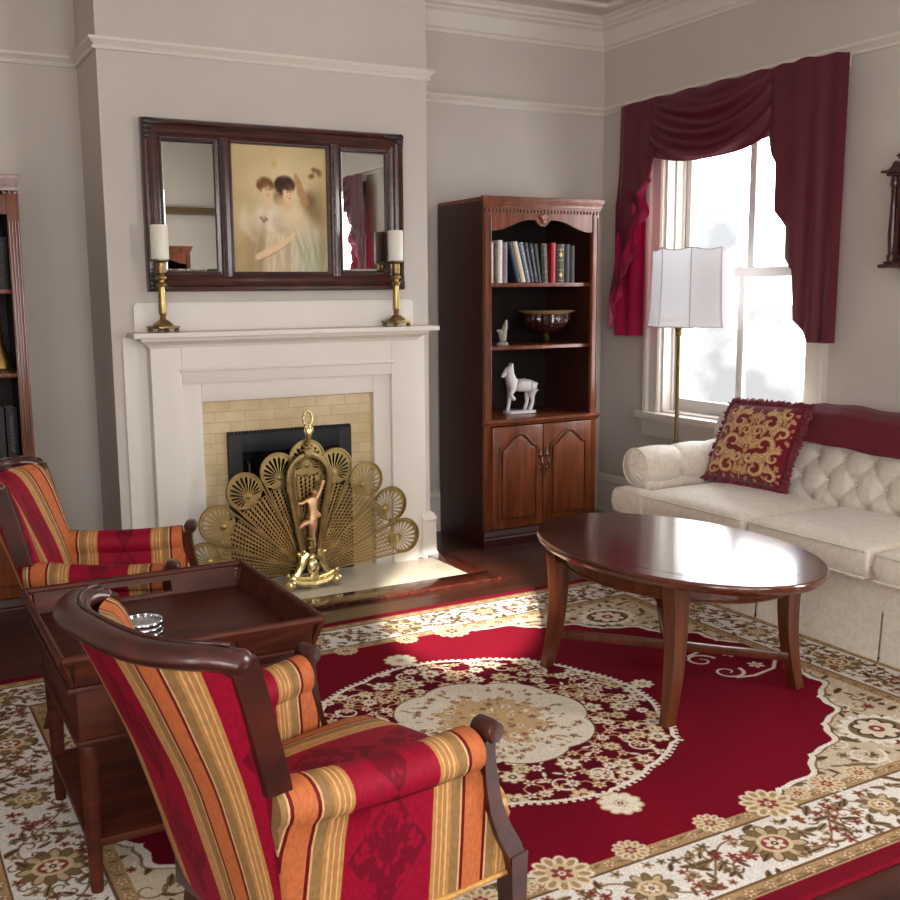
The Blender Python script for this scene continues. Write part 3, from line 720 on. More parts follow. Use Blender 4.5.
for (x, y, rx, ry, c_, al_, ro_) in ((.3, .78, .03, .2, (150, 122, 86), .45, .15), (.24, .86, .09, .2, (142, 116, 80), .5, 0), (.47, .9, .025, .14, (182, 156, 120), .5, -.2), (.39, .88, .02, .14, (190, 164, 128), .5, .1), (.56, .86, .03, .16, (160, 138, 100), .5, .1), (.7, .82, .02, .16, (158, 152, 116), .5, -.4), (.78, .86, .02, .16, (160, 156, 122), .5, -.3), (.86, .84, .02, .16, (150, 146, 112), .5, -.2), (.93, .8, .04, .2, (140, 124, 88), .5, 0), (.5, .66, .05, .03, (186, 154, 114), .5, 0), (.33, .68, .06, .02, (196, 170, 132), .5, .2)): blob(x, y, rx, ry, c_, al_, ro_, .9)
line([(.25, .88, 1), (.36, .835, 1.1), (.48, .79, 1), (.58, .735, .8), (.64, .69, .6)], .028, (230, 202, 162))
# soft features
for (x, y) in ((.392, .345), (.362, .347), (.612, .362), (.58, .362)): blob(x, y, .011, .005, (110, 74, 54), .6, 0, .7); blob(x, y-.014, .014, .003, (130, 92, 66), .5, 0, .7)
for (x, y) in ((.383, .366), (.604, .384)): blob(x+.004, y, .006, .012, (206, 162, 122), .6, 0, .7)
for (x, y) in ((.379, .391), (.6, .41)): blob(x, y, .012, .005, (186, 112, 92), .7, 0, .6)
for (x, y) in ((.352, .375), (.575, .392)): blob(x, y, .018, .014, (226, 170, 134), .4, 0, .9)
for k in range(5): blob(.3+.014*k, .57+.012*(k % 3), .014, .012, [(96, 74, 60), (150, 110, 96)][k % 2], .6, 0, .6)
blob(.46, .6, .05, .05, (196, 172, 142), .5, 0, .7)
img += rng.normal(0, .012, img.shape[:2])[..., None]
paint_attr(pic, img.reshape(-1, 3))

# ---- candlesticks and candles
def candlestick(x, y, rz, label):
    t = thing('candlestick', label, 'candlestick', (x, y, 1.284), rz, 'brass candlesticks on the mantel')
    g = MB(); g.box(-.056, .056, -.056, .056, .018, .03, .003); g.build('base_plate', M['old_brass'], t)
    for a in (-1, 1):
        for b_ in (-1, 1): MB().lathe([(.006, 0), (.012, .003), (.013, .01), (.008, .018), (.006, .02)], 10, (a*.044, b_*.044, 0)).build('foot', M['old_brass'], t)
    MB().lathe([(.045, .03), (.047, .036), (.04, .044), (.024, .056), (.014, .062), (.016, .07), (.012, .076), (.017, .082), (.019, .092), (.016, .2), (.015, .21), (.022, .216), (.024, .224), (.014, .232), (.013, .24),
                (.026, .25), (.027, .256), (.014, .266)], 24).build('stem', M['brass'], t)
    MB().lathe([(.014, .266), (.022, .274), (.021, .28), (.023, .29), (.022, .32), (.03, .328), (.04, .331), (.04, .336)], 24).build('candle_cup', M['old_brass'], t)
    return t
candlestick(-3.04, -.635, .3, 'brass candlestick at the left end of the mantel shelf')
candlestick(-1.822, -.635, .3, 'brass candlestick at the right end of the mantel shelf')
def candle(x, label, h):
    t = thing('pillar_candle', label, 'candle', (x, -.635, 1.6202), 0, 'white pillar candles on the mantel')
    MB().lathe([(.038, 0), (.041, .004), (.041, h-.006), (.038, h-.001), (.03, h-.002), (.022, h-.006), (0, h-.008)], 28).build('wax_body', M['wax'], t)
    MB().tube([(0, 0, h-.012), (.001, 0, h+.0), (.003, 0, h+.007)], .0016, 6).build('wick', M['black'], t)
candle(-3.04, 'white pillar candle on the left brass candlestick, in front of the left mirror', .158)
candle(-1.822, 'white pillar candle on the right brass candlestick, in front of the right mirror', .155)
# ================================================================== BOOKCASES
def arch_panel(x0, x1, z0, zs, zt, n=12):
    """cathedral outline"""
    xm = (x0+x1)/2; w = (x1-x0)/2; pts = [(x0, z0), (x1, z0), (x1, zs)]
    for i in range(1, n):
        u = i/n; x = x1-.0-(x1-x0)*u
        a = abs(x-xm)/w
        z = zs + (zt-zs)*(.5+.5*math.cos(PI*min(1, a*1.05)))**.8
        pts.append((x, z))
    pts.append((x0, zs)); return pts
def door(name, x0, x1, z0, z1, y, parent, m, arch=True, hx=None):
    g = MB(); g.box(x0, x1, y, y+.02, z0, z1, .006)
    a, b_ = x0+.058, x1-.058
    pl = arch_panel(a, b_, z0+.06, z1-.13, z1-.055) if arch else [(a, z0+.06), (b_, z0+.06), (b_, z1-.06), (a, z1-.06)]
    g.prism(pl, lambda p, q, h: (p, h, q), y-.016, y+.004, .014)
    pts = [(p, y-.001, q) for p, q in pl]; pts.append(pts[0])
    xm = (a+b_)/2; zm = (z0+z1)/2
    big = [(p+(.012 if p > xm else -.012 if p < xm-1e-6 else 0), y-.0015, q+(.012 if q > zm else -.012)) for p, q in pl]; big.append(big[0])
    g.tube(big, .0065, 6)
    d = g.build(name, m, parent, sharp=30)
    if hx is not None:
        zc = (z0+z1)/2+.075; g = MB()
        for dz in (-.055, -.04, .04, .055): g.ball((hx, y-.004, zc+dz), .011 if abs(dz) < .05 else .008, (1, .6, 1.2))
        for dz in (-.085, -.07, .07, .085): g.ball((hx, y-.003, zc+dz), .006, (1, .5, 1.4))
        g.tube([(hx, y-.006, zc+.04), (hx, y-.024, zc+.03), (hx-.004, y-.03, zc), (hx, y-.024, zc-.03), (hx, y-.006, zc-.04)], .005, 8)
        g.ball((hx-.003, y-.03, zc), .008)
        g.build('handle', M['pewter'], d)
    return d
def bookcase(label, loc, rz, w, dep, shelves, top, ct, fluted=False, valance=True):
    t = thing('bookcase', label, 'bookcase', loc, rz)
    h = w/2; f = -dep
    for s_ in (-1, 1):
        a, b_ = s_*h, s_*(h-.022)
        MB().box(min(a, b_), max(a, b_), f+.024, 0, 0.0, top-.021, .002).build('side_panel', M['cherry_dark'], t)
        sw = .052 if fluted else .046
        a, b_ = s_*h, s_*(h-sw); g = MB(); g.box(min(a, b_), max(a, b_), f, f+.0235, .1, top-.075, .004)
        xm = (a+b_)/2
        if fluted:
            for k in (-1.5, -.5, .5, 1.5): g.tube([(xm+k*.011, f-.001, ct+.05), (xm+k*.013, f-.001, top-.2)], .0045, 6)
        else:
            g.tube([(xm+s_*.016, f-.001, ct+.03), (xm+s_*.016, f-.001, top-.1)], .004, 6); g.tube([(xm-s_*.016, f-.001, ct+.03), (xm-s_*.016, f-.001, top-.1)], .003, 6)
        g.build('stile', M['cherry'], t)
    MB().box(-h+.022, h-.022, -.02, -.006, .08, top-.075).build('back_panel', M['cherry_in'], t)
    # inner cheeks
    # cornice
    path = [(-h, f+.004), (-h, f), (h, f), (h, f+.004)]
    z1 = top
    pr = [(0, z1-.066), (.004, z1-.066), (.006, z1-.05), (.012, z1-.042), (.014, z1-.03), (.02, z1-.02), (.022, z1-.014), (.022, z1), (0, z1)]
    if fluted: pr = [(o_*.35, z_) for o_, z_ in pr]
    g = MB(); g.molding(path, pr); g.box(-h, h, f, 0, z1-.02, z1-.001); g.box(-h, h, f, f+.02, z1-.07, z1-.001)
    g.build('cornice', M['cherry'], t, sharp=25)
    g = MB(); n = int(w/.0225)
    for k in range(n):
        x = -h+.012+(w-.024)*k/(n-1); g.box(x-.0065, x+.0065, f-.006, f, z1-.084, z1-.067, .002)
    g.build('dentil_trim', M['cherry'], t)
    xi = h-(.052 if fluted else .046)
    if valance:
        pts = [(-xi, z1-.066), (xi, z1-.066)]
        low = []
        for i in range(41):
            x = xi-2*xi*i/40; a = abs(x)/xi
            z = (z1-.122) - .062*(.5-.5*math.cos(PI*min(1, max(0, (a-.25)/.7))))
            if abs(x) < .05: z = min(z, (z1-.112)-math.sqrt(max(0, .045**2-x*x)) if abs(x) < .045 else z)
            low.append((x, z))
        MB().prism(pts+low, lambda p, q, hh: (p, hh, q), f+.003, f+.022, .0).build('valance', M['cherry'], t, sharp=50)
        g = MB()
        for k in range(7):
            a = math.radians(-54+18*k); g.ball((.018*math.sin(a), f-.002, z1-.122+.02*math.cos(a)), .008, (.6, .7, 2.2), M=Matrix.Rotation(a, 4, 'Y'))
        g.ball((0, f-.003, z1-.13), .012, (1.3, .8, .8))
        g.build('shell_ornament', plain('carved_shell', RGB(150, 96, 66), .3, coat=.3), t)
    else:
        MB().box(-xi, xi, f+.003, f+.022, z1-.17, z1-.085, .003).build('valance', M['cherry'], t)
    for z in shelves:
        MB().box(-h+.024, h-.024, f+.035, -.021, z-.021, z, .004).build('shelf', M['cherry'], t)
    g = MB(); g.box(-h+.02, h-.02, f+.0245, -.021, ct-.03, ct-.0005); g.molding(path, [(0, ct-.035), (.006, ct-.035), (.012, ct-.02), (.017, ct-.016), (.017, ct-.002), (.012, ct), (-.02, ct), (-.02, ct-.035)])
    g.build('counter', M['cherry'], t, sharp=25)
    door('door', -xi-.002, -.003, .105, ct-.04, f-.014, t, M['cherry'], hx=-.024)
    door('door', .003, xi+.002, .105, ct-.04, f-.012, t, M['cherry'], hx=.024)
    g = MB(); g.box(-h+.004, h-.004, f+.004, -.0, 0, .1)
    g.molding(path, [(0, 0), (.012, 0), (.014, .05), (.01, .058), (.014, .066), (.008, .085), (.002, .098), (0, .098)])
    g.build('base', M['cherry_dark'], t, sharp=25)
    return t
BCX, BCY = -.845, -.03
BC1 = bookcase('tall cherry wood bookcase with arched doors, standing in the corner by the window', (BCX, BCY, 0), 0, .78, .526, (1.505, 1.15), 1.976, .737)
bookcase('dark wood bookcase with fluted posts at the left edge, behind the striped armchair', (-4.063, -.075, 0), 0, .85, .53, (1.49, 1.12), 1.98, .728, True, False)

dup(BC1, (-1.56, -7.165, 0), PI, 'cherry wood bookcase reflected in the left mirror of the triptych')
# ---- books
def bookmat(col, ink=None, key=''):
    m, nt, b = newmat('book_cloth'+key); b.inputs['Roughness'].default_value = .55
    v = coords(nt, (60, 60, 60)); t_ = N(nt, 'ShaderNodeTexNoise'); t_.inputs['Scale'].default_value = 1; nt.links.new(v, t_.inputs['Vector'])
    d = tuple(c*.8 for c in col[:3])+(1,); r = ramp(nt, [(.3, d), (.7, col)]); nt.links.new(t_.outputs['Fac'], r.inputs['Fac']); nt.links.new(r.outputs['Color'], b.inputs['Base Color'])
    return m
PAGE = plain('book_pages', RGB(206, 196, 174), .8, noise=.1, nscale=200)
GOLDINK = plain('gilt_lettering', RGB(190, 160, 90), .4, .6)
WHITEINK = plain('white_lettering', RGB(205, 205, 205), .6)
PINKINK = plain('pink_lettering', RGB(190, 90, 110), .6)
def book(x, y, z, w, d, h, lean, col, label, group, ink=None, style=0, rz=0):
    """spine faces -y; lean in radians (top towards -x); (x,y,z) bottom centre of the spine"""
    t = thing('book', label, 'book', (x, y, z), rz, group)
    t.rotation_euler = (0, -lean, rz)
    k = 'c%d%d%d' % tuple(int(c*999) for c in col[:3])
    m = bpy.data.materials.get('book_cloth'+k) or bookmat(col, key=k)
    g = MB(); th = .0025
    g.box(-w/2, -w/2+th, -.001, d, 0, h, .0008); g.box(w/2-th, w/2, -.001, d, 0, h, .0008)
    pr = [(-w/2, .004), (-w/2, 0), (-w/2*.7, -.0035), (0, -.005), (w/2*.7, -.0035), (w/2, 0), (w/2, .004)]
    g.prism(pr, lambda p, q, hh: (p, q, hh), 0, h)
    g.build('cover', m, t)
    MB().box(-w/2+th, w/2-th, .003, d-.004, .004, h-.004).build('pages', PAGE, t)
    if ink:
        g = MB(); r = random.Random(label)
        if style == 0:      # one running line of lettering down the spine
            zz = h*.16; pts_ = []; sd = 1
            while zz < h*.86:
                pts_.append((sd*w*.22*r.uniform(.6, 1), -.0058, zz)); sd = -sd; zz += r.uniform(.003, .0065)
            g.tube(pts_, .0013, 4)
        else:
            zs_ = (.2, .72) if style == 1 else (.14, .86)
            g.box(-.0008, .0008, -.006, -.0045, h*.1, h*.9)
            for zc in zs_:
                if style == 1: g.ball((0, -.0052, h*zc), w*.2, (1, .12, 1))
                for d_ in (-.03, .03): g.box(-w*.36, w*.36, -.0058, -.003, h*zc+d_-.001, h*zc+d_+.001)
        g.build('spine_lettering', ink, t)
    return t
GB = 'books on the top shelf of the corner bookcase'
Z1 = 1.5055
yb = -.515
def bx(px): return -1.187 + (px-492)*(.673/98.)*.985 + .0   # shelf position from the left end
specs = [
 (0.0270, 0.0170, .222, 0, (226, 196, 180), None, 0, 'thin pale pink book at the far left end of the top shelf'),
 (0.0500, 0.0230, .218, 0, (56, 58, 62), WHITEINK, 0, 'dark grey book with white lettering, second from the left on the top shelf'),
 (0.0795, 0.0300, .236, 0, (222, 218, 206), None, 0, 'tall white book standing upright among the dark ones'),
 (0.1125, 0.0300, .226, 0, (134, 126, 138), PINKINK, 0, 'lilac grey book with pink lettering, upright beside the gap'),
 (0.2030, 0.0250, .228, 0.27, (24, 36, 56), None, 0, 'black and pale blue book leaning next to the gap'),
 (0.2370, 0.0300, .232, 0.26, (206, 188, 164), None, 0, 'cream book leaning left among the dark ones'),
 (0.2710, 0.0260, .228, 0.24, (120, 132, 154), WHITEINK, 2, 'blue grey leaning book just right of the cream one'),
 (0.2980, 0.0240, .226, 0.22, (36, 38, 46), WHITEINK, 0, 'black leaning book with white lettering'),
 (0.3245, 0.0235, .222, 0.19, (30, 42, 66), WHITEINK, 0, 'navy leaning book with white lettering'),
 (0.3485, 0.0210, .22, 0.15, (58, 42, 34), None, 0, 'dark brown book, last of the leaning row'),
 (0.3845, 0.0410, .218, 0.05, (30, 40, 32), GOLDINK, 2, 'dark green book just left of the red one'),
 (0.4405, 0.0310, .226, 0, (170, 14, 38), None, 0, 'bright red book on the top shelf'),
 (0.4900, 0.0570, .22, 0, (26, 32, 28), GOLDINK, 1, 'black book with a small gilt emblem right of the red one'),
 (0.5390, 0.0330, .218, 0, (30, 24, 22), None, 0, 'plain black book, second from the right on the top shelf'),
 (0.5750, 0.0310, .212, 0, (36, 26, 20), None, 0, 'dark brown book at the right end of the row'),
]
for px_, w_, h_, ln_, c_, ink_, st_, lb_ in specs:
    book(-1.188+px_, yb, Z1 + (w_/2*math.sin(ln_)), w_, .16, h_, ln_, RGB(*c_), lb_, GB, ink_, st_)
book(-1.172, -.49, 1.1505, .026, .16, .17, 0, RGB(206, 192, 170), 'cream book on the middle shelf beside the grey figurine', GB)

# footed bowl on the middle shelf
t = thing('footed_bowl', 'dark amber footed bowl with a gilt rim on the middle shelf', 'bowl', (-.655, -.32, 1.1502))
MB().lathe([(.075, 0), (.078, .004), (.06, .012), (.03, .02), (.02, .03), (.026, .04), (.018, .05), (.03, .062)], 32).build('foot', M['old_brass'], t)
g = MB()
def bw(u, v):
    a = 2*PI*u; r, z = [(.02, .058), (.07, .064), (.115, .085), (.14, .12), (.143, .15), (.135, .175), (.128, .172), (.134, .148), (.13, .12), (.105, .092), (.06, .074), (.001, .07)][int(round(v*11))]
    k = 1+.035*math.cos(a*22)*(1 if v < .5 else 0)*min(1, v*4)
    return (r*k*math.cos(a), r*k*math.sin(a), z)
g.grid(bw, 132, 12, cu=True); g.build('bowl', M['amber'], t)
MB().lathe([(.13, .172), (.134, .178), (.168, .188), (.172, .191), (.168, .194), (.13, .184), (.124, .178)], 48, cap=False).build('rim', plain('gilt_rim', RGB(206, 178, 116), .4, .5), t)

# grey bird figurine
t = thing('bird_figurine', 'small grey stone bird figurine on the middle shelf', 'figurine', (-1.034, -.425, 1.1502), math.radians(0))
MB().lathe([(.034, 0), (.036, .006), (.03, .014), (.03, .02), (.0, .022)], 20).build('base', M['stone'], t)
bake_skin('bird', [(0, 0, .02), (.002, 0, .048), (.01, 0, .078), (.017, 0, .105), (.022, 0, .128), (.026, 0, .148), (-.02, 0, .084), (-.042, 0, .086), (-.006, 0, .064), (.0, .012, .016), (.0, -.012, .016)],
          [(0, 1), (1, 8), (1, 2), (2, 3), (3, 4), (4, 5), (8, 6), (6, 7), (0, 9), (0, 10)], [.018, .026, .023, .017, .012, .004, .016, .003, .02, .008, .008], M['stone'], t, 2, 1)

# white glazed horse
t = thing('horse_statue', 'white glazed horse statue with one foreleg raised on the cabinet counter', 'statue', (-.845, -.33, .7375), math.radians(-6))
MB().prism([(-.105, -.03), (-.085, -.045), (.07, -.045), (.088, -.03), (.088, .03), (.07, .045), (-.085, .045), (-.105, .03)], lambda p, q, h: (p, q, h), 0, .018, .005).build('base', M['porcelain'], t)
hv = [(.062, 0, .165), (.02, 0, .16), (-.03, 0, .165), (-.06, 0, .178), (-.074, 0, .212), (-.076, 0, .245), (-.07, 0, .27), (-.09, 0, .262), (-.11, 0, .238), (-.125, 0, .216),   # rump..muzzle 0-9
      (-.06, .02, .14), (-.066, .022, .085), (-.07, .022, .05), (-.078, .022, .012),           # standing fore leg 10-13
      (-.06, -.02, .14), (-.084, -.024, .118), (-.06, -.024, .092), (-.05, -.024, .082),      # raised fore leg 14-17
      (.066, .022, .135), (.052, .026, .098), (.056, .026, .068), (.036, .026, .012),           # hind 18-21
      (.07, -.022, .135), (.06, -.026, .1), (.066, -.026, .07), (.046, -.026, .012),          # hind 22-25
      (.1, 0, .172), (.118, 0, .17),                                             # tail
      (-.064, .016, .302), (-.064, -.016, .302)]                                     # ears
he = [(0, 1), (1, 2), (2, 3), (3, 4), (4, 5), (5, 6), (6, 7), (7, 8), (8, 9), (3, 10), (10, 11), (11, 12), (12, 13), (3, 14), (14, 15), (15, 16), (16, 17), (0, 18), (18, 19), (19, 20), (20, 21), (0, 22), (22, 23), (23, 24), (24, 25), (0, 26), (26, 27), (6, 28), (6, 29)]
hr = [.044, .04, .041, .042, .035, .027, .02, .019, .014, .0125, .02, .013, .011, .014, .02, .014, .011, .013, .027, .017, .012, .014, .027, .017, .012, .014, .012, .008, .006, .006]
bake_skin('horse', hv, he, hr, M['porcelain'], t, 2, 1)
g = MB()   # mane and saddle blanket relief
for k in range(9):
    u = k/8; g.ball((-.052-.014*u, 0, .2+.075*u), .01, (.8, .6, 1.3), 10, 8)
g.build('mane', M['porcelain'], t)
g = MB()
def sad(u, v):
    a = PI*(-.5+1.0*u); x = -.018+.045*v; r = .0435
    return (x, r*math.sin(a), .163+r*math.cos(a)+.002*math.cos(v*PI*2))
g.grid(sad, 14, 8); g.build('saddle_cloth', M['porcelain'], t)

# contents of the left bookcase
GL = 'books in the left bookcase'
zz = [1.4905, 1.1205, .7285]
lb = [(0, -3.718, .052, .225, GOLDINK, 0, (24, 22, 22), 'thick black book with gilt lettering at the right end of the upper left shelf'),
      (0, -3.774, .045, .215, GOLDINK, 0, (34, 26, 22), 'dark brown book with gilt lettering, second from the right end of the upper left shelf'),
      (2, -3.722, .046, .235, WHITEINK, 0, (20, 20, 22), 'black book with white lettering at the right end of the lower left shelf'),
      (2, -3.77, .036, .24, None, 0, (26, 24, 24), 'plain black book beside the white lettered one on the lower left shelf'),
      (2, -3.812, .04, .228, None, 0, (38, 26, 22), 'dark brown book, third from the right end of the lower left shelf')]
for s_, x_, w_, h_, ink_, st_, c_, l_ in lb:
    book(x_, -.55, zz[s_], w_, .16, h_, 0, RGB(*c_), l_, GL, ink_, st_)
t = thing('gilt_figurine', 'gilt bell shaped ornament on the middle shelf of the left bookcase', 'ornament', (-3.752, -.5, 1.1205))
MB().lathe([(.07, 0), (.072, .006), (.062, .016), (.056, .02)], 24).build('base', M['gold'], t)
MB().lathe([(.056, .02), (.052, .05), (.036, .1), (.022, .135), (.024, .15), (.03, .165), (.024, .18), (.014, .19), (.02, .205), (.022, .222), (.014, .24), (0, .248)], 24, cap=False).build('figure', M['gold'], t)

# ================================================================== WALL CLOCK (right wall)
t = thing('wall_clock', 'carved dark wood wall clock with side columns, cut by the right edge', 'clock', (-.002, -2.405, 1.50))
def FX_(out, yy, z): return (-out, yy, z)
g = MB()
g.box(-.095, 0, -.145, .145, .07, .47, .003)
g.box(-.135, 0, -.185, .185, .045, .062, .005); g.box(-.12, 0, -.165, .165, .062, .075, .004)
g.box(-.125, 0, -.17, .17, .455, .47, .004); g.box(-.14, 0, -.19, .19, .47, .482, .004)
pl = [(-.12, .045), (-.1, .01), (-.05, -.02), (0, -.05), (.05, -.02), (.1, .01), (.12, .045)]
g.prism(pl, lambda p, q, h: (-h, p, q), 0, .07, .004)
g.build('case', M['frame_wood'], t)
pl = [(-.19, .482), (-.165, .50), (-.16, .515), (-.145, .525), (-.125, .515), (-.115, .51), (-.13, .535), (-.145, .545), (-.12, .56), (-.07, .59), (-.04, .6), (-.03, .585), (0, .575), (.03, .585), (.04, .6), (.07, .59), (.12, .56), (.145, .545), (.13, .535), (.115, .51), (.125, .515), (.145, .525), (.16, .515), (.165, .50), (.19, .482)]
MB().prism(pl, lambda p, q, h: (-h, p, q), .06, .1, .003).build('pediment', M['frame_wood'], t)
for s_ in (-1, 1):
    MB().lathe([(.018, .076), (.02, .1), (.014, .11), (.016, .12), (.019, .2), (.015, .29), (.013, .38), (.016, .385), (.014, .4), (.02, .41), (.02, .43), (.016, .455)], 14, (-.108, s_*.135, 0)).build('column', M['frame_wood'], t)
MB().lathe([(.088, 0), (.092, .004), (.088, .008), (.0, .008)], 36, (-.096, 0, .345), Matrix.Rotation(-PI/2, 4, 'Y')).build('dial', plain('clock_dial', RGB(214, 204, 176), .5), t)
g = MB()
for k in range(12):
    a = k*PI/6; g.box(-.1065, -.1045, -.0025, .0025, .06, .078, M=Matrix.Translation((0, 0, .345)) @ Matrix.Rotation(a, 4, 'X'))
for a, L in ((-1.1, .045), (.5, .065)): g.box(-.108, -.1062, -.002, .002, 0, L, M=Matrix.Translation((0, 0, .345)) @ Matrix.Rotation(a, 4, 'X'))
g.build('hands_and_hours', M['black'], t)
MB().lathe([(.034, 0), (.036, .003), (.03, .007), (0, .009)], 24, (-.099, 0, .16), Matrix.Rotation(-PI/2, 4, 'Y')).tube([(-.1, 0, .16), (-.1, 0, .27)], .003, 6).build('pendulum', M['brass'], t)
g = MB()
for b_ in ((-.113, -.105, -.118, -.1, .085, .45), (-.113, -.105, .1, .118, .085, .45), (-.113, -.105, -.1, .1, .085, .1), (-.113, -.105, -.1, .1, .435, .45)): g.box(*b_, bev=.002)
dr = g.build('glass_door', M['frame_wood'], t)
MB().box(-.111, -.109, -.1, .1, .1, .435).build('pane', M['glass'], dr)

# ================================================================== CURTAINS
def pleat_sheet(edge, ztop, nz, xfn, mats, lin_d=0):
    """edge: list of (y, z_bottom); columns hang from ztop(y)"""
    g = MB(); n = len(edge)
    V = []
    for i, (y, zb) in enumerate(edge):
        zt = ztop(y)
        V.append([g.bm.verts.new((xfn(i/(n-1), y, zt+(zb-zt)*k/(nz-1)), y, zt+(zb-zt)*k/(nz-1))) for k in range(nz)])
    for i in range(n-1):
        for k in range(nz-1):
            f = g.bm.faces.new([V[i][k], V[i+1][k], V[i+1][k+1], V[i][k+1]])
            if lin_d and min(V[i][k].co.z-edge[i][1], V[i+1][k].co.z-edge[i+1][1]) < lin_d: f.material_index = 1
    return g
def resample(poly, step):
    out = []
    for (a, b_) in zip(poly[:-1], poly[1:]):
        L = max(abs(a[0]-b_[0])/step, abs(a[1]-b_[1])/(step*6)); n = max(1, int(math.ceil(L)))
        for k in range(n): out.append((a[0]+(b_[0]-a[0])*k/n, a[1]+(b_[1]-a[1])*k/n))
    out.append(poly[-1]); return out
YC = -1.16
def curtain(label, group):
    t = thing('window_curtain', label, 'curtain', (0, YC, 0), 0, group)
    MB().box(-.09, -.04, -.78, .80, 2.5, 2.55, .003).build('mounting_board', M['trim'], t)
    # swag
    g = MB()
    def sw(u, v):
        y = .60 - .96*u; q = 4*u*(1-u)
        zt = 2.565+.006*math.sin(u*23); zb = 2.262-.03*u - .085*q**.8
        z = zt+(zb-zt)*v
        ph = ((2.56-z) - .2*q**.75 + .2 + .012*math.sin(u*7))/.115
        fold = (.5+.5*math.sin(2*PI*ph + .8*math.sin(u*4)))
        x = -.108 - .045*q*(v**.7) - .05*fold**1.4*(.25+.75*min(1, q*1.4))*min(1, v*5)
        return (x, y, z)
    g.grid(sw, 70, 70); g.build('swag', M['curtain'], t, sharp=180)
    def xr(s_, y, z):
        d = (2.56-z)/1.37
        return -.118 - .022*(.5+.5*math.sin(2*PI*(y*7.3)+.6+1.2*math.sin(y*9)))*(.5+.5*d) - .01*math.sin(2*PI*y*2.3+1+z)
    e = [(-1.43, 2.30), (-1.50, 2.25), (-1.525, 2.18), (-1.535, 2.14), (-1.575, 2.09), (-1.582, 1.85), (-1.655, 1.765), (-1.66, 1.61), (-1.72, 1.55), (-1.735, 1.30), (-1.825, 1.19), (-1.90, 1.188), (-1.99, 1.192)]
    e = [(y-YC, z) for y, z in resample(e, .008)]
    o = pleat_sheet(e, lambda y: 2.565-.01*max(0, (-.6-y)/.23)*1.4+.005*math.sin(y*40), 40, xr, None).build('tail', M['curtain'], t, sharp=180)
    # left tail with turned folds
    def xl(s_, y, z):
        d = (2.56-z)/1.37
        return -.11 - .034*(.5+.5*math.sin(2*PI*(y*8.0)+.4+math.sin(y*13)))*(.5+.5*d) - .016*math.sin(z*11+y*6)*d
    zi = [1.235, 1.275, 1.36, 1.42, 1.47, 1.52, 1.60, 1.66, 1.72, 1.76, 1.81, 1.88, 1.94, 2.02, 2.075, 2.12, 2.2, 2.3, 2.56]
    yi = [-.268, -.285, -.375, -.425, -.40, -.385, -.49, -.545, -.535, -.50, -.505, -.575, -.615, -.585, -.572, -.61, -.638, -.655, -.67]
    ysm = lambda z: float(np.interp(z, [1.235, 2.1, 2.56], [-.25, -.585, -.66]))
    g = MB(); nz_, nt_ = 130, 40; V = []
    for i in range(nz_):
        z = 1.235+(2.562-1.235)*i/(nz_-1); yo = float(np.interp(z, [1.2, 2.56], [-.258, -.312])); ye = float(np.interp(z, zi, yi)); row = []
        for k in range(nt_):
            q = k/(nt_-1); y = yo+(ye-yo)*q - YC
            over = max(0, ysm(z)-(y+YC))        # how far a fold swings out past the mean edge
            x = xl(0, y, z) - .35*over*(1 if z < 2.15 else 0) + .02*math.sin(z*29+q*3)*q*(1 if z < 2.1 else 0)
            row.append(g.bm.verts.new((min(x, -.085), y, z + (.004*math.sin(y*37) if i == nz_-1 else 0))))
        V.append(row)
    for i in range(nz_-1):
        for k in range(nt_-1):
            f = g.bm.faces.new([V[i][k], V[i+1][k], V[i+1][k+1], V[i][k+1]])
            zc = V[i][k].co.z; yc_ = V[i][k].co.y+YC
            if yc_ < ysm(zc)+.052*min(1, max(0, (2.2-zc)/.35)) and zc < 2.2: f.material_index = 1  # turned fold faces take the lining with its painted-in highlight
    o = g.build('tail', M['curtain'], t, sharp=180); o.data.materials.append(M['lining'])
    e = [(y-YC, z) for y, z in resample([(-.52, 1.9), (-.55, 1.5), (-.545, 1.183), (-.4, 1.18), (-.285, 1.178), (-.268, 1.25)], .01)]
    o = pleat_sheet(e, lambda y: 2.0, 24, lambda s_, y, z: -.1-.012*math.sin(y*45), None).build('tail_lining', M['lining'], t, sharp=180)
    return t
C1 = curtain('burgundy swag curtain with cascading tails on the window beside the corner bookcase', 'burgundy window curtains')
dup(C1, (0, YC-4.25, 0), 0, 'burgundy swag curtain reflected in the right mirror of the triptych', 'burgundy window curtains')

# ================================================================== FLOOR LAMP
t = thing('floor_lamp', 'brass floor lamp with a scalloped white bell shade beside the sofa', 'lamp', (-.30, -1.085, 0))
MB().lathe([(.125, 0), (.128, .008), (.12, .016), (.07, .028), (.03, .04), (.018, .055), (.013, .08)], 32).build('base', M['old_brass'], t)
MB().lathe([(.011, .07), (.012, .4), (.011, 1.2), (.014, 1.205), (.02, 1.215), (.016, 1.225), (.02, 1.235), (.024, 1.25), (.016, 1.26), (.012, 1.3), (.012, 1.36), (.0, 1.365)], 20).build('pole', M['old_brass'], t)
g = MB(); NP = 8
def shd(u, v):
    a = 2*PI*u; s_ = abs(math.sin(a*NP/2))
    zt = 1.665+.022*(1-s_)**.7*0 + .016*(1-abs(math.cos(a*NP/2)))**.0*0 + .014*(1-s_)
    zb = 1.258+.004*s_
    z = zb+(zt-zb)*v
    r = .236-.03*v**.55+.006*v + .03*max(0, v-.85)
    r *= 1-.035*s_*(1-.2*v)
    return (r*math.cos(a)+.02, r*math.sin(a)-.075, z)
g.grid(shd, 160, 18, cu=True); sh = g.build('lamp_shade', M['shade'], t, sharp=180)
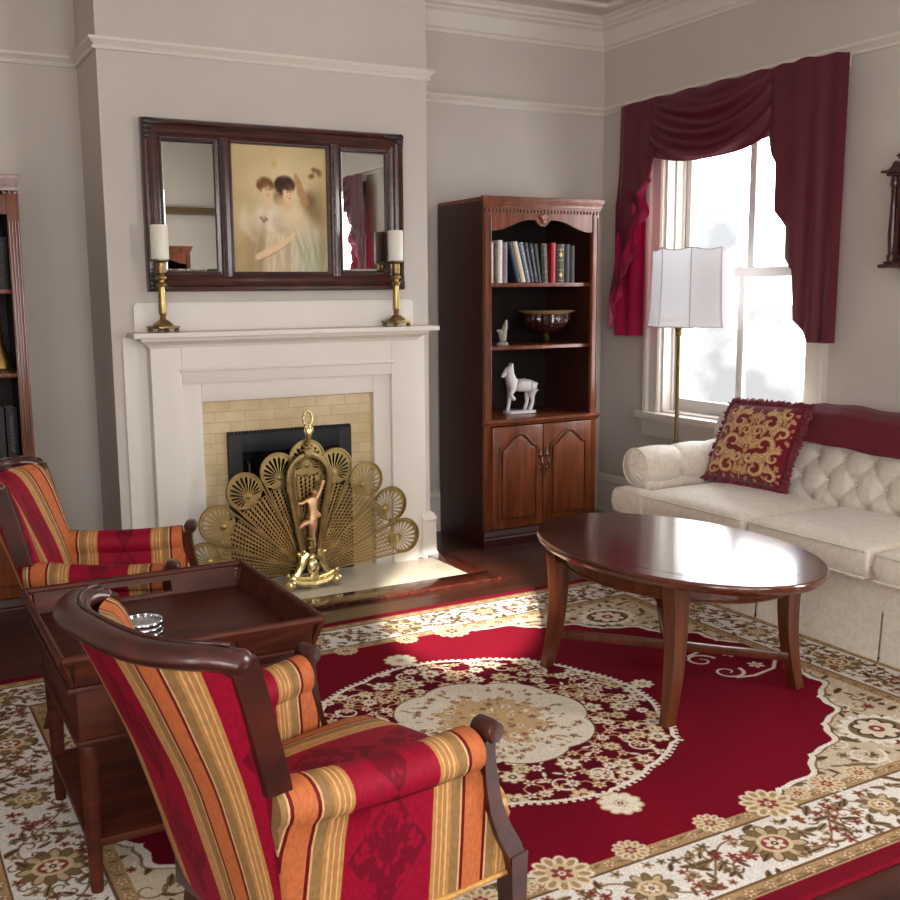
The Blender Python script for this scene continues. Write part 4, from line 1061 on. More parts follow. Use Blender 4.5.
for k in range(NP):
    u = k/NP; MB().tube([Vector(shd(u, v))*1.0 for v in np.linspace(0, 1, 14)], .0032, 6).build('seam', plain('shade_piping', RGB(200, 196, 196), .7) if k == 0 else bpy.data.materials['shade_piping'], sh)
g = MB()
for vv in (0, 1): g.tube([shd(u, vv) for u in np.linspace(0, 1, 161)], .0035, 6, cap=False)
g.build('shade_binding', bpy.data.materials['shade_piping'], sh)
g = MB(); g.tube([(.215*math.cos(a)+.02, .215*math.sin(a)-.075, 1.3) for a in np.linspace(0, 2*PI, 40)], .002, 5)
for k in range(3): a = k*2*PI/3; g.tube([(0, 0, 1.34), (.21*math.cos(a)+.02, .21*math.sin(a)-.075, 1.3)], .002, 5)
g.build('shade_carrier', M['old_brass'], t)
# ================================================================== SOFA
def off(g, loc):
    bmesh.ops.translate(g.bm, verts=list(g.bm.verts), vec=(-loc[0], -loc[1], -loc[2])); return g
SL = (-.47, -2.57, 0.0)
sofa = thing('sofa', 'cream tufted sofa with rolled arms and three seat cushions under the window', 'sofa', SL)
Y0, Y1 = -1.31, -3.83
g = MB(); g.box(-.865, -.1, Y1+.03, Y0-.03, .185, .36, .02, 3); g.box(-.845, -.12, Y1+.04, Y0-.04, .014, .2); off(g, SL).build('base', M['sofa'], sofa)
def skirt(xa, ya, xb, yb_):
    g = MB(); L = math.hypot(xb-xa, yb_-ya); nx_, ny_ = (ya-yb_)/L, (xb-xa)/L
    nx_, ny_ = -(yb_-ya)/L*-1, -(xb-xa)/L
    def f(u, v, d=0):
        z = .212-.2*v; o = .004+.012*v+.003*math.sin(u*9)*v
        return (xa+(xb-xa)*u + nx_*o, ya+(yb_-ya)*u + ny_*o, z)
    g.grid(lambda u, v: f(u, v), 24, 8)
    g.tube([f(u, 0) for u in np.linspace(0, 1, 12)], .005, 6)
    return off(g, SL).build('skirt', M['sofa'], sofa, fixn=False)
for a, b_ in ((Y0-.03, -2.275), (-2.283, -2.915), (-2.923, Y1+.03)): skirt(-.868, a, -.868, b_)
g = MB(); g.box(-.86, -.1, Y0-.035, Y0-.025, .012, .2, .003); off(g, SL).build('skirt', M['sofa'], sofa)
def seat(ya, yb_, ear=None):
    g = MB()
    ym, hw = (ya+yb_)/2, (ya-yb_)/2
    g.cushion(lambda a, b_: (-.665+.305*a, ym+hw*b_ - .0), .335, .475, .022, 14, 30, 30, .34)
    if ear:
        e0, e1 = ear; em, eh = (e0+e1)/2, abs(e0-e1)/2
        h = MB(); h.cushion(lambda a, b_: (-.922+.053*a, em+eh*b_), .337, .468, .008, 8, 20, 24, .36)
        g.merge(h.bm)
    o = off(g, SL).build('seat_cushion', M['sofa'], sofa, sharp=60)
    for z in (.352, .457):
        c = []
        lo, hi = (min(ya, yb_), max(ya, yb_))
        if ear and ear[0] > hi-.02: hi = ear[0]
        if ear and ear[0] < lo+.02: lo = ear[0]
        for s_ in np.linspace(0, 1, 20): c.append((-.967, hi-.02+(lo-hi+.04)*s_, z))
        off(MB().tube(c, .0055, 6), SL).build('piping', M['sofa'], o)
seat(-1.535, -2.272, (-1.365, -1.60)); seat(-2.278, -2.918); seat(-2.924, -3.605, (-3.775, -3.54))
def arm(sy):
    """sy=+1 the arm at the window corner end"""
    yc = -1.42 if sy > 0 else -3.72; zc, R0 = .565, .098
    g = MB(); xf, xb = -.862, -.16
    def rad(x):
        k = (x-xf)/.235; return R0 - .012 + .016*abs(math.sin(PI*k))**.45 + .0
    def f(u, v):
        x = xf+(xb-xf)*u; a = 2*PI*v; r = rad(x)
        return (x, yc+r*math.cos(a)*1.03, zc+r*math.sin(a)*(1+.06*u))
    g.grid(f, 70, 36, cv=True)
    # gathered drum end
    def e(u, v):
        r = u; a = 2*PI*v
        rr = (R0-.010)*r
        return (xf-.03*(1-r*r)+.012*max(0, 1-r*5)+.005*math.sin(a*14)*r*(1-r)*2.5, yc+rr*math.cos(a)*1.03, zc+rr*math.sin(a))
    g.grid(lambda u, v: e(max(u, .001), v), 12, 84, cv=True)
    b0, b1 = (yc-.075, yc+.07) if sy > 0 else (yc-.07, yc+.075)
    g.box(xf+.012, -.1, b0, b1, .2, .55, .02, 3)
    o = off(g, SL).build('arm', M['sofa'], sofa, sharp=70)
    MB().ball((xf-.02-SL[0], yc-SL[1], zc), .014, (.6, 1, 1)).build('arm_button', M['sofa'], o)
    off(MB().tube([(xf-.002, yc+R0*1.0*math.cos(a), zc+R0*.97*math.sin(a)) for a in np.linspace(0, 2*PI, 40)], .005, 6, cap=False), SL).build('piping', M['sofa'], o)
arm(1); arm(-1)
# tufted back
btn = []
rows = [.455, .56, .665, .77]
for ri, z in enumerate(rows):
    for k in range(-9, 11):
        y = -2.138 + .16*k + (.08 if ri % 2 == 0 else 0)
        if -3.62 < y < -1.52: btn.append((y, z))
BT = np.array(btn)
segs = []
for i in range(len(btn)):
    for j in range(i+1, len(btn)):
        if abs(abs(btn[i][0]-btn[j][0])-.08) < .01 and abs(abs(btn[i][1]-btn[j][1])-.105) < .012: segs.append((btn[i], btn[j]))
SA = np.array([s_[0] for s_ in segs]); SB = np.array([s_[1] for s_ in segs])
def tuft(y, z):
    p = np.array([y, z]); d = np.sqrt(((BT-p)**2).sum(1)).min()
    ab = SB-SA; tt = np.clip(((p-SA)*ab).sum(1)/(ab**2).sum(1), 0, 1); dl = np.sqrt(((SA+ab*tt[:, None]-p)**2).sum(1)).min()
    return -.032*math.exp(-(d/.02)**1.1) - .008*math.exp(-dl/.008) + .008*min(1, d/.06)
def bfront(z): return -.345 + .085*max(0, (z-.44))/.4
g = MB()
def bk(u, v):
    y = -1.375 - 2.39*u
    if v < .62:
        z = .40+.42*(v/.62); x = bfront(z); x -= tuft(y, z)*(1 if .43 < z else .3)*min(1, (.83-z)/.05+.2)
    else:
        a = (v-.62)/.38*PI; zc, xc, rx, rz_ = .80, (bfront(.82)-.095)/2-.0, (-.095-bfront(.82))/2, .055
        if a < PI*.72:
            b_ = a/.72; x = xc - rx*math.cos(b_)*1.0; z = .82 + rz_*math.sin(b_)*(1.0)
        else:
            q = (a-PI*.72)/(PI*.28); x = -.095; z = .82-.6*q
    ed = min(1, min(u, 1-u)/.035); 
    z = z if v > .9 else .40 + (z-.40)*(1-.1*(1-ed)**2)
    return (x, y, z)
g.grid(bk, 300, 96)
def endcap(y):
    pts = [bk(0 if y > -2 else 1, v) for v in np.linspace(0, 1, 40)]
    vs = [g.bm.verts.new(p) for p in pts]; g.bm.faces.new(vs)
endcap(-1.3); endcap(-3)
back = off(g, SL).build('tufted_back', M['sofa'], sofa, sharp=80)
for (y, z) in btn:
    if z < .7 and z > .5 and -3.05 < y < -1.9:
        off(MB().ball((bfront(z)+.022, y, z), .0105, (.7, 1, 1), 10, 8), SL).build('tuft_button', M['sofa'], back)

# throw over the sofa back
g = MB()
def th_(u, v):
    y = -1.985-1.25*u; w = .004*math.sin(u*31+v*5)+.004*math.sin(u*11)
    path = [(-.378, .728), (-.36, .775), (-.34, .82), (-.31, .858), (-.25, .884), (-.18, .886), (-.12, .872), (-.075, .84), (-.062, .78), (-.06, .70)]
    s_ = v*(len(path)-1); i = min(int(s_), len(path)-2); q = s_-i
    x = path[i][0]*(1-q)+path[i+1][0]*q; z = path[i][1]*(1-q)+path[i+1][1]*q
    return (x-w*.6*(v < .5), y+.006*math.sin(v*9), z+w*.8-.014*math.sin(PI*u)*0 + .006*math.sin(u*7+1))
g.grid(th_, 80, 44)
t = thing('throw_blanket', 'burgundy throw blanket folded over the top of the sofa back', 'blanket', (-.22, -2.6, .7))
o = off(g, (-.22, -2.6, .7)).build('cloth', M['burgundy'], t, sharp=180)
md = o.modifiers.new('thick', 'SOLIDIFY'); md.thickness = .012; md.offset = 1

# ---- painting helper -------------------------------------------------
class Canvas:
    def __init__(s, nx, ny, x0, x1, y0, y1, base):
        s.nx, s.ny = nx, ny; s.xs = np.linspace(x0, x1, nx); s.ys = np.linspace(y0, y1, ny)
        s.X, s.Y = np.meshgrid(s.xs, s.ys, indexing='ij'); s.img = np.empty((nx, ny, 3)); s.img[:] = np.array(base)/255.
        s.px = (x1-x0)/(nx-1)
    def fill(s, mask, col, al=1.0):
        m_ = (mask*al)[..., None]; s.img = s.img*(1-m_)+np.array(col)/255.*m_
    def ell(s, cx, cy, rx, ry, rot, col, al=1.0, mask=None):
        R = max(rx, ry)+2*s.px
        i0, i1 = np.searchsorted(s.xs, [cx-R, cx+R]); j0, j1 = np.searchsorted(s.ys, [cy-R, cy+R])
        if i0 >= i1 or j0 >= j1: return
        x = s.X[i0:i1, j0:j1]-cx; y = s.Y[i0:i1, j0:j1]-cy; c, n = math.cos(rot), math.sin(rot)
        d = np.sqrt(((x*c+y*n)/rx)**2+((-x*n+y*c)/ry)**2)
        m_ = np.clip((1-d)*min(rx, ry)/s.px+.5, 0, 1)*al
        if mask is not None: m_ = m_*mask[i0:i1, j0:j1]
        m_ = m_[..., None]
        s.img[i0:i1, j0:j1] = s.img[i0:i1, j0:j1]*(1-m_)+np.array(col)/255.*m_
    def line(s, pts, w, col, al=1.0, mask=None, taper=False):
        P = []
        n = len(pts)
        for k in range(n-1):
            (x0, y0), (x1, y1) = pts[k], pts[k+1]; L = math.hypot(x1-x0, y1-y0); q = max(1, int(L/(w*.7)))
            for t_ in range(q): P.append((x0+(x1-x0)*t_/q, y0+(y1-y0)*t_/q, (k+t_/q)/(n-1)))
        for x, y, f in P:
            ww = w*(1-.8*f) if taper else w
            s.ell(x, y, ww/2+s.px*.25, ww/2+s.px*.25, 0, col, al, mask)
    def flower(s, cx, cy, r, n, pet, cen, out=None, rot=0.0, mask=None):
        if out is not None:
            for k in range(n):
                a = rot+2*PI*k/n; s.ell(cx+r*.6*math.cos(a), cy+r*.6*math.sin(a), r*.5, r*.36, a, out, 1, mask)
        for k in range(n):
            a = rot+2*PI*k/n; s.ell(cx+r*.58*math.cos(a), cy+r*.58*math.sin(a), r*.4, r*.26, a, pet, 1, mask)
        s.ell(cx, cy, r*.34, r*.34, 0, cen, 1, mask); s.ell(cx, cy, r*.14, r*.14, 0, pet, 1, mask)
    def leaf(s, cx, cy, L, a, col, vein=None, mask=None):
        s.ell(cx+L/2*math.cos(a), cy+L/2*math.sin(a), L/2, L*.2, a, col, 1, mask)
        if vein is not None: s.line([(cx, cy), (cx+L*.9*math.cos(a), cy+L*.9*math.sin(a))], L*.06, vein, 1, mask)
    def spiral(s, cx, cy, r, a0, turns, w, col, d=1, mask=None):
        pts = [(cx+r*(1-.85*t_)*math.cos(a0+d*2*PI*turns*t_), cy+r*(1-.85*t_)*math.sin(a0+d*2*PI*turns*t_)) for t_ in np.linspace(0, 1, 40)]
        s.line(pts, w, col, 1, mask, True); return pts
# ================================================================== RUG
RX, RY = 1.68, 1.26
NX, NY = 1100, 826
FIELD = (116, 2, 28); DARKF = (92, 2, 24); CREAM = (226, 212, 190); BEIGE = (206, 190, 164); TAN = (172, 140, 100); WHT = (224, 219, 212); OLV_ = (124, 104, 74); RUST = (138, 62, 54); DK = (66, 48, 38); BRN = (112, 84, 56)
cv = Canvas(NX, NY, -RX, RX, -RY, RY, (112, 8, 30))
ax_, ay_ = RX-np.abs(cv.X), RY-np.abs(cv.Y)
dist = np.minimum(ax_, ay_)                     # distance from the edge
cv.fill((dist > .055).astype(float), TAN); cv.fill(((dist > .062) & (dist < .068)).astype(float), DK, .6)
cv.fill((dist > .105).astype(float), WHT); cv.fill(((dist > .1) & (dist < .107)).astype(float), BRN)
cv.fill((dist > .32).astype(float), BRN); cv.fill((dist > .328).astype(float), TAN); cv.fill((dist > .372).astype(float), BEIGE)
rr_ = random.Random(3)
wm = ((dist > .108) & (dist < .32)).astype(float)
tm1 = ((dist > .057) & (dist < .1)).astype(float); tm2 = ((dist > .33) & (dist < .372)).astype(float)
sides = [(0, -1, RX), (0, 1, RX), (-1, 0, RY), (1, 0, RY)]
def border_pt(side, s_, d):
    sx, sy, L = side
    return (s_, sy*(RY-d)) if sx == 0 else (sx*(RX-d), s_)
def rough(s_, k): return math.sin(s_*k)
used = []
for side in sides:
    L = side[2]; hor = side[0] == 0
    # vine
    pts = [border_pt(side, s_, .213+.07*math.sin(s_*2*PI/.42)) for s_ in np.linspace(-L+.21, L-.21, 160)]
    cv.line(pts, .005, BRN, .8, wm)
    n = int(round(2*(L-.2)/.42)); 
    for k in range(n+1):
        s_ = -L+.21+k*(2*(L-.21))/n; c = border_pt(side, s_, .213)
        big = k % 2 == 0
        R = .088 if big else .066
        for q in range(14 if big else 11):
            a = 2*PI*q/(14 if big else 11); cv.ell(c[0]+R*.72*math.cos(a), c[1]+R*.72*math.sin(a), R*.32, R*.2, a, BRN, 1, wm)
            cv.ell(c[0]+R*.7*math.cos(a), c[1]+R*.7*math.sin(a), R*.26, R*.14, a, (190, 170, 136) if q % 2 else OLV_, 1, wm)
        cv.ell(c[0], c[1], R*.58, R*.5, 0, (208, 188, 152), 1, wm); cv.ell(c[0], c[1], R*.44, R*.36, 0, RUST if big else TAN, 1, wm); cv.flower(c[0], c[1], R*.34, 6, CREAM, DK, None, 0, wm)
    for k in range(int(2*L/.0035)):
        s_ = rr_.uniform(-L+.1, L-.1); d = rr_.uniform(.122, .305); c = border_pt(side, s_, d)
        ph = ((s_+L-.21) % (2*(L-.21)/n)); ph = min(ph, 2*(L-.21)/n-ph)
        if ph < .085 and abs(d-.213) < .075: continue
        if any(abs(c[0]-p_)+abs(c[1]-q_) < .02 for p_, q_ in used[-900:]): continue
        used.append(c)
        kind = rr_.random(); a = rr_.uniform(0, 2*PI)
        if kind < .45: cv.flower(c[0], c[1], rr_.uniform(.013, .022), 5, rr_.choice([RUST, (150, 84, 66), OLV_, (168, 140, 104)]), DK, None, a, wm)
        elif kind < .8: cv.leaf(c[0], c[1], rr_.uniform(.035, .06), a, rr_.choice([OLV_, (148, 126, 92), BRN]), DK, wm)
        else: cv.spiral(c[0], c[1], rr_.uniform(.018, .03), a, .8, .005, BRN, rr_.choice([-1, 1]), wm)
    for k in range(int(2*L/.07)):
        s_ = -L+.05+k*.07
        for d, mm in ((.079, tm1), (.351, tm2)):
            c = border_pt(side, s_, d); cv.flower(c[0], c[1], .017, 5, (214, 190, 150), RUST, BRN, k, mm)
            c2 = border_pt(side, s_+.035, d); cv.leaf(c2[0]-.012, c2[1], .026, rr_.uniform(-.5, .5), OLV_, None, mm)
# spandrels
sm = (dist > .372).astype(float)
phi = np.arctan2(cv.Y/.93, cv.X/1.32)
Fv = (np.abs(cv.X)/1.315)**1.8+(np.abs(cv.Y)/.925)**1.8
thr = 1+.085*np.abs(np.sin(phi*13))**.8-.05 + .015*np.cos(phi*52)
field = (Fv < thr) & (dist > .372)
used2 = []
for k in range(4200):
    x, y = rr_.uniform(-1.3, 1.3), rr_.uniform(-.89, .89)
    if (abs(x)/1.315)**1.8+(abs(y)/.925)**1.8 < 1.02: continue
    if any((x-p_)**2+(y-q_)**2 < .0010 for p_, q_ in used2): continue
    used2.append((x, y))
    a = rr_.uniform(0, 2*PI); q = rr_.random()
    if q < .4: cv.flower(x, y, rr_.uniform(.014, .026), 6, rr_.choice([OLV_, RUST, (150, 128, 96)]), DK, None, a, sm)
    elif q < .75: cv.leaf(x, y, rr_.uniform(.035, .065), a, rr_.choice([OLV_, BRN, (160, 136, 102)]), DK, sm)
    else: cv.spiral(x, y, rr_.uniform(.025, .045), a, 1.0, .006, rr_.choice([BRN, (234, 226, 212)]), rr_.choice([-1, 1]), sm)
for sx in (-1, 1):
    for sy in (-1, 1):
        cx, cy = sx*1.06, sy*.7
        for q in range(16): a = 2*PI*q/16; cv.ell(cx+.1*math.cos(a), cy+.08*math.sin(a), .034, .02, a, (236, 228, 214), 1, sm)
        cv.ell(cx, cy, .1, .08, 0, OLV_, 1, sm); cv.flower(cx, cy, .075, 8, CREAM, RUST, DK, 0, sm)
        for d_ in (-1, 1):
            cv.spiral(cx-sx*.2, cy+.05*d_+sy*.06, .07, 0, 1.2, .012, (236, 228, 214), d_, sm); cv.spiral(cx+d_*.05, cy-sy*.19, .06, 1, 1.2, .012, (236, 228, 214), d_, sm)
cv.fill(((Fv < thr+.034) & (Fv >= thr)).astype(float)*sm, (232, 224, 210)); cv.fill(((Fv < thr+.048) & (Fv >= thr+.034)).astype(float)*sm, BRN, .7)
cv.fill(field.astype(float), FIELD)
# soft tone variation across the field
pile = np.sin(cv.X*7+2*np.sin(cv.Y*5))*np.sin(cv.Y*6+2*np.sin(cv.X*3)); cv.img *= (1+.05*pile*field)[..., None]
# palmettes poking into the field along the long borders
for sx in (-1, 1):
    for sy in (-1, 1):
        for x_, R in ((.36, .075), (.6, .05), (.14, .045), (.48, .035), (.74, .04)):
            cx, cy = sx*x_, sy*.885
            for q in range(12): a = 2*PI*q/12; cv.ell(cx+R*.75*math.cos(a), cy+R*.75*math.sin(a), R*.36, R*.24, a, (226, 210, 180)); cv.ell(cx+R*.75*math.cos(a), cy+R*.75*math.sin(a), R*.22, R*.12, a, TAN)
            cv.ell(cx, cy, R*.55, R*.55, 0, (214, 190, 150)); cv.flower(cx, cy, R*.42, 6, RUST, CREAM)
# medallion
rr = np.hypot(cv.X, cv.Y); ph = np.arctan2(cv.Y, cv.X)
ro = .585*(1+.035*np.abs(np.cos(4*ph))**.6 + .03*np.maximum(0, 1-np.abs(np.sin(4*ph))*5))
ri = .315*(1+.10*np.abs(np.cos(4*ph+.3))**.7)
mm = (rr < ro-.012).astype(float)
cv.fill(mm, DARKF)
ringm = ((rr < ro-.014) & (rr > ri+.004)).astype(float)
pts = []
for k in range(900):
    a = rr_.uniform(0, 2*PI); r_ = rr_.uniform(.31, .6); x, y = r_*math.cos(a), r_*math.sin(a)
    R = rr_.choice([.02, .024, .03, .04])
    if any((x-p)**2+(y-q)**2 < (.85*(R+w_))**2 for p, q, w_ in pts): continue
    pts.append((x, y, R))
for (x, y, R) in pts:      # vines between flowers
    for (p, q, w_) in pts:
        if 0 < (x-p)**2+(y-q)**2 < .0065 and x < p: cv.line([(x, y), ((x+p)/2+(y-q)*.25, (y+q)/2-(x-p)*.25), (p, q)], .0045, (200, 160, 116), .9, ringm)
for (x, y, R) in pts:
    c = rr_.choice([CREAM, (218, 196, 158), (232, 222, 204)])
    cv.flower(x, y, R, rr_.choice([6, 7, 8]) if R > .02 else 5, c, rr_.choice([BRN, OLV_, RUST]), (150, 116, 80) if R > .024 else None, rr_.uniform(0, 1), ringm)
    if R < .022:
        a = rr_.uniform(0, 2*PI); cv.leaf(x+R*math.cos(a), y+R*math.sin(a), .034, a, CREAM, None, ringm)
for a in np.arange(0, 2*PI, PI/4): # scroll pairs around the eight points
    c, s_ = math.cos(a), math.sin(a)
    for d_ in (-1, 1):
        x, y = .5*math.cos(a+d_*.13), .5*math.sin(a+d_*.13); cv.spiral(x, y, .045, a, 1.1, .01, (232, 222, 204), d_, ringm)
cv.fill(((rr > ro-.014) & (rr < ro)).astype(float), (234, 226, 212))
tick = (np.sin(ph*150) > 0) & (rr >= ro) & (rr < ro+.012); cv.fill(tick.astype(float), (226, 216, 200))
innm = (rr < ri).astype(float)
cv.fill((rr < ri+.006).astype(float), BRN); cv.fill(innm, (226, 216, 198))
cen = .185*(1+.18*np.cos(8*ph)*.6+.08*np.cos(21*ph)); cv.fill((rr < cen).astype(float), (204, 172, 128))
for k in range(260):
    a = rr_.uniform(0, 2*PI); r_ = .3*math.sqrt(rr_.random()); x, y = r_*math.cos(a), r_*math.sin(a)
    q = rr_.random()
    if q < .55: cv.flower(x, y, rr_.uniform(.011, .02), 5, rr_.choice([(196, 160, 118), (150, 110, 90), (186, 160, 130), (232, 220, 200)]), rr_.choice([RUST, BRN]), None, a, innm)
    else: cv.leaf(x, y, rr_.uniform(.02, .034), a, rr_.choice([(160, 132, 98), (180, 150, 112), (236, 226, 208)]), None, innm)
for sy in (-1, 1):   # pendants
    cx, cy = 0, sy*.675
    cv.line([(0, sy*.6), (0, sy*.66)], .014, (232, 222, 204)); cv.flower(cx, cy, .062, 10, (234, 224, 204), TAN, (206, 180, 142), 0); cv.flower(cx, cy, .026, 6, CREAM, RUST)
for sx in (-1, 1):
    cv.flower(sx*.66, 0, .045, 8, (234, 224, 204), TAN, None, 0)
    for sy in (-1, 1): cv.spiral(sx*1.02, sy*.07, .065, 0 if sx > 0 else PI, 1.25, .016, (232, 222, 204), sx*sy); cv.line([(sx*1.3, sy*.05), (sx*1.2, sy*.13), (sx*1.08, sy*.15), (sx*1.0, sy*.13)], .014, (232, 222, 204)); cv.flower(sx*1.17, sy*.07, .035, 6, CREAM, TAN)
cv.img *= (1+rng.normal(0, .05, cv.img.shape[:2]))[..., None]
# mesh
me = bpy.data.meshes.new('area_rug')
Zr = np.where((dist < .002), 0.0, .011)
co = np.stack([cv.X, cv.Y, Zr], -1).reshape(-1, 3).astype(np.float32)
idx = np.arange(NX*NY).reshape(NX, NY)
q = np.stack([idx[:-1, :-1], idx[1:, :-1], idx[1:, 1:], idx[:-1, 1:]], -1).reshape(-1, 4).astype(np.int32)
me.vertices.add(len(co)); me.vertices.foreach_set('co', co.ravel()); me.loops.add(q.size); me.loops.foreach_set('vertex_index', q.ravel())
me.polygons.add(len(q)); me.polygons.foreach_set('loop_start', np.arange(0, q.size, 4, dtype=np.int32)); me.update(calc_edges=True); me.validate()
me.materials.append(M['rug'])
rug = bpy.data.objects.new('area_rug', me); COL.objects.link(rug); rug.location = (-2.49, -2.655, .0005); rug.rotation_euler = (0, 0, math.radians(.8))
tag(rug, 'large red oriental rug with a cream floral medallion and white flowered border', 'rug')
paint_attr(rug, cv.img.reshape(-1, 3))

# ================================================================== PILLOW
NP_ = 170
cp = Canvas(NP_, NP_, 0, 1, 0, 1, (116, 18, 36))
G1, G2, G3 = (196, 156, 108), (210, 176, 130), (160, 112, 74)
for sx in (1, -1):
    def mx_(x): return .5+sx*(x-.5)
    for (x, y, r_, a, tr_, w_, d_) in ((.33, .2, .13, 1.2, 1.1, .07, 1), (.3, .5, .15, -1.2, 1.1, .075, -1), (.3, .78, .13, 1.0, 1.1, .07, 1), (.14, .35, .09, 2, 1, .05, -1), (.13, .65, .09, 0, 1, .05, 1), (.42, .34, .08, 3, 1, .05, 1), (.42, .66, .08, 3, 1, .05, -1), (.14, .12, .08, 1, 1, .045, 1), (.14, .9, .07, 1, 1, .045, -1)):
        cp.spiral(mx_(x), y, r_, a if sx > 0 else PI-a, tr_, w_, G1, d_*sx)
        cp.spiral(mx_(x), y, r_*.96, a if sx > 0 else PI-a, tr_, w_*.4, G2, d_*sx)
        for k in range(6):
            b_ = a+d_*(.3+k*.75); X0, Y0_ = x+r_*.95*math.cos(b_), y+r_*.95*math.sin(b_)
            cp.leaf(mx_(X0), Y0_, .085, b_ if sx > 0 else PI-b_, G1 if k % 2 else G2, G3)
for y, R in ((.5, .13), (.84, .09), (.16, .09)):
    for k in range(7):
        a = PI/2+(k-3)*.42; cp.leaf(.5, y-.05, R*1.3, a, G2 if k % 2 else G1, G3)
    cp.ell(.5, y-.04, R*.3, R*.24, 0, (122, 20, 38)); cp.ell(.5, y-.04, R*.16, R*.13, 0, G2)
cp.line([(.5, .05), (.5, .95)], .018, G1, .9)
bor = np.minimum(np.minimum(cp.X, 1-cp.X), np.minimum(cp.Y, 1-cp.Y)); cp.fill((bor < .035).astype(float), (104, 16, 32))
cp.img *= (1+rng.normal(0, .06, cp.img.shape[:2]))[..., None]
t = thing('throw_pillow', 'burgundy and gold damask throw pillow with ruffled fringe on the sofa', 'pillow', (-.42, -1.76, .48))
PL = Vector((-.42, -1.76, .48))
BLc, BRc, TLc, TRc = Vector((-.475, -1.50, .496)), Vector((-.445, -2.0, .494)), Vector((-.385, -1.60, .885)), Vector((-.385, -2.09, .90))
nrm = (BRc-BLc).cross(TLc-BLc).normalized()
if nrm.x > 0: nrm = -nrm
def pil(u, v, s_):
    p = BLc*(1-u)*(1-v)+BRc*u*(1-v)+TLc*(1-u)*v+TRc*u*v
    a, b_ = 2*u-1, 2*v-1
    h = .062*(max(0, 1-a**4)*max(0, 1-b_**4))**.55
    pin = .035*(a*a)*(1-abs(b_))*0
    c = (BLc+BRc+TLc+TRc)/4
    k = 1-.035*((1-b_*b_)*a*a + (1-a*a)*b_*b_)
    p = c+(p-c)*k
    return p+nrm*h*s_-PL
g = MB(); g.grid(lambda u, v: pil(u, v, 1), NP_, NP_)
fr_ = g.build('front_panel', M['damask'], t, sharp=180); paint_attr(fr_, cp.img.reshape(-1, 3))
g = MB(); g.grid(lambda u, v: pil(u, v, -.55), 40, 40); g.build('back_panel', M['fringe'], t, sharp=180)
g = MB(); loop = []
for k in range(240):
    s_ = k/60; i = int(s_); q = s_-i
    u, v = [(q, 0), (1, q), (1-q, 1), (0, 1-q)][i]
    loop.append((u, v))
cc = (BLc+BRc+TLc+TRc)/4-PL
secs = []
r2 = random.Random(5)
for k, (u, v) in enumerate(loop):
    p = pil(u, v, 0); d = (p-cc).normalized(); w = r2.uniform(.02, .042); o_ = r2.uniform(-.016, .016)
    secs.append([p-d*.012+nrm*.012, p+d*w*.6+nrm*(.012+o_), p+d*w+nrm*o_, p+d*w*.6-nrm*(.012-o_), p-d*.012-nrm*.012])
secs.append(secs[0]); g.sweep(None, secs, cap=False); g.build('fringe', M['fringe'], t, sharp=180)

# ================================================================== COFFEE TABLE
TX, TY, TH = -1.70, -2.635, .523
t = thing('coffee_table', 'oval mahogany coffee table with splayed legs and crossed stretchers on the rug', 'table', (TX, TY, .0115), math.radians(2.5))
h = TH-.0115; A_, B_ = .62, .41
def ellip(a, b_, prof, seg=96):
    g = MB(); V = []
    for o_, z in prof: V.append([g.bm.verts.new(((b_+o_)*math.cos(2*PI*k/seg), (a+o_)*math.sin(2*PI*k/seg), z)) for k in range(seg)])
    for i in range(len(V)-1):
        for k in range(seg): g.bm.faces.new([V[i][k], V[i][(k+1) % seg], V[i+1][(k+1) % seg], V[i+1][k]])
    g.bm.faces.new(list(reversed(V[0]))); g.bm.faces.new(V[-1]); return g
ellip(A_, B_, [(-.03, h-.034), (-.012, h-.034), (-.006, h-.028), (-.002, h-.02), (0, h-.012), (-.001, h-.005), (-.006, h)]).build('table_top', M['rim_mahog'], t, sharp=40)
ellip(A_-.075, B_-.075, [(0, h-.002), (0, h+.0006)]).build('veneer_panel', M['mahog'], t)
g = MB()
def ap(u, v):
    a = 2*PI*u; k = [(0, -.034), (0, -.092), (-.02, -.092), (-.02, -.034)][int(round(v*3))]
    return ((B_-.06+k[0])*math.cos(a), (A_-.15+k[0])*math.sin(a), h+k[1])
g.grid(ap, 96, 4, cu=True); g.tube([((B_-.057)*math.cos(a), (A_-.147)*math.sin(a), h-.09) for a in np.linspace(0, 2*PI, 97)], .005, 6, cap=False); g.build('apron', M['mahog_leg'], t, sharp=30)
for sx in (-1, 1):
    for sy in (-1, 1):
        secs = []
        for u in np.linspace(0, 1, 12):
            z = (h-.034)*(1-u)
            k = .0 + .045*(u**2.2) - .016*math.sin(PI*u*.9)
            x = sx*(.283+k*.9); y = sy*(.32+k*.3); wx = .034-.014*u; wy = .03-.012*u
            secs.append([(x-wx, y-wy, z), (x+wx, y-wy, z), (x+wx, y+wy, z), (x-wx, y+wy, z)])
        MB().sweep(None, secs).build('leg', M['mahog_leg'], t, sharp=30)
for sy in (-1, 1):
    d = Vector((.275, sy*.33, 0)); L = d.length; g = MB()
    g.box(-L, L, -.011, .011, -.016, .016, .004); T_ = Matrix.Translation((0, 0, .125+sy*.0)) @ Matrix.Rotation(math.atan2(d.y, d.x), 4, 'Z')
    bmesh.ops.transform(g.bm, matrix=T_, verts=list(g.bm.verts)); g.build('stretcher', M['mahog_leg'], t)

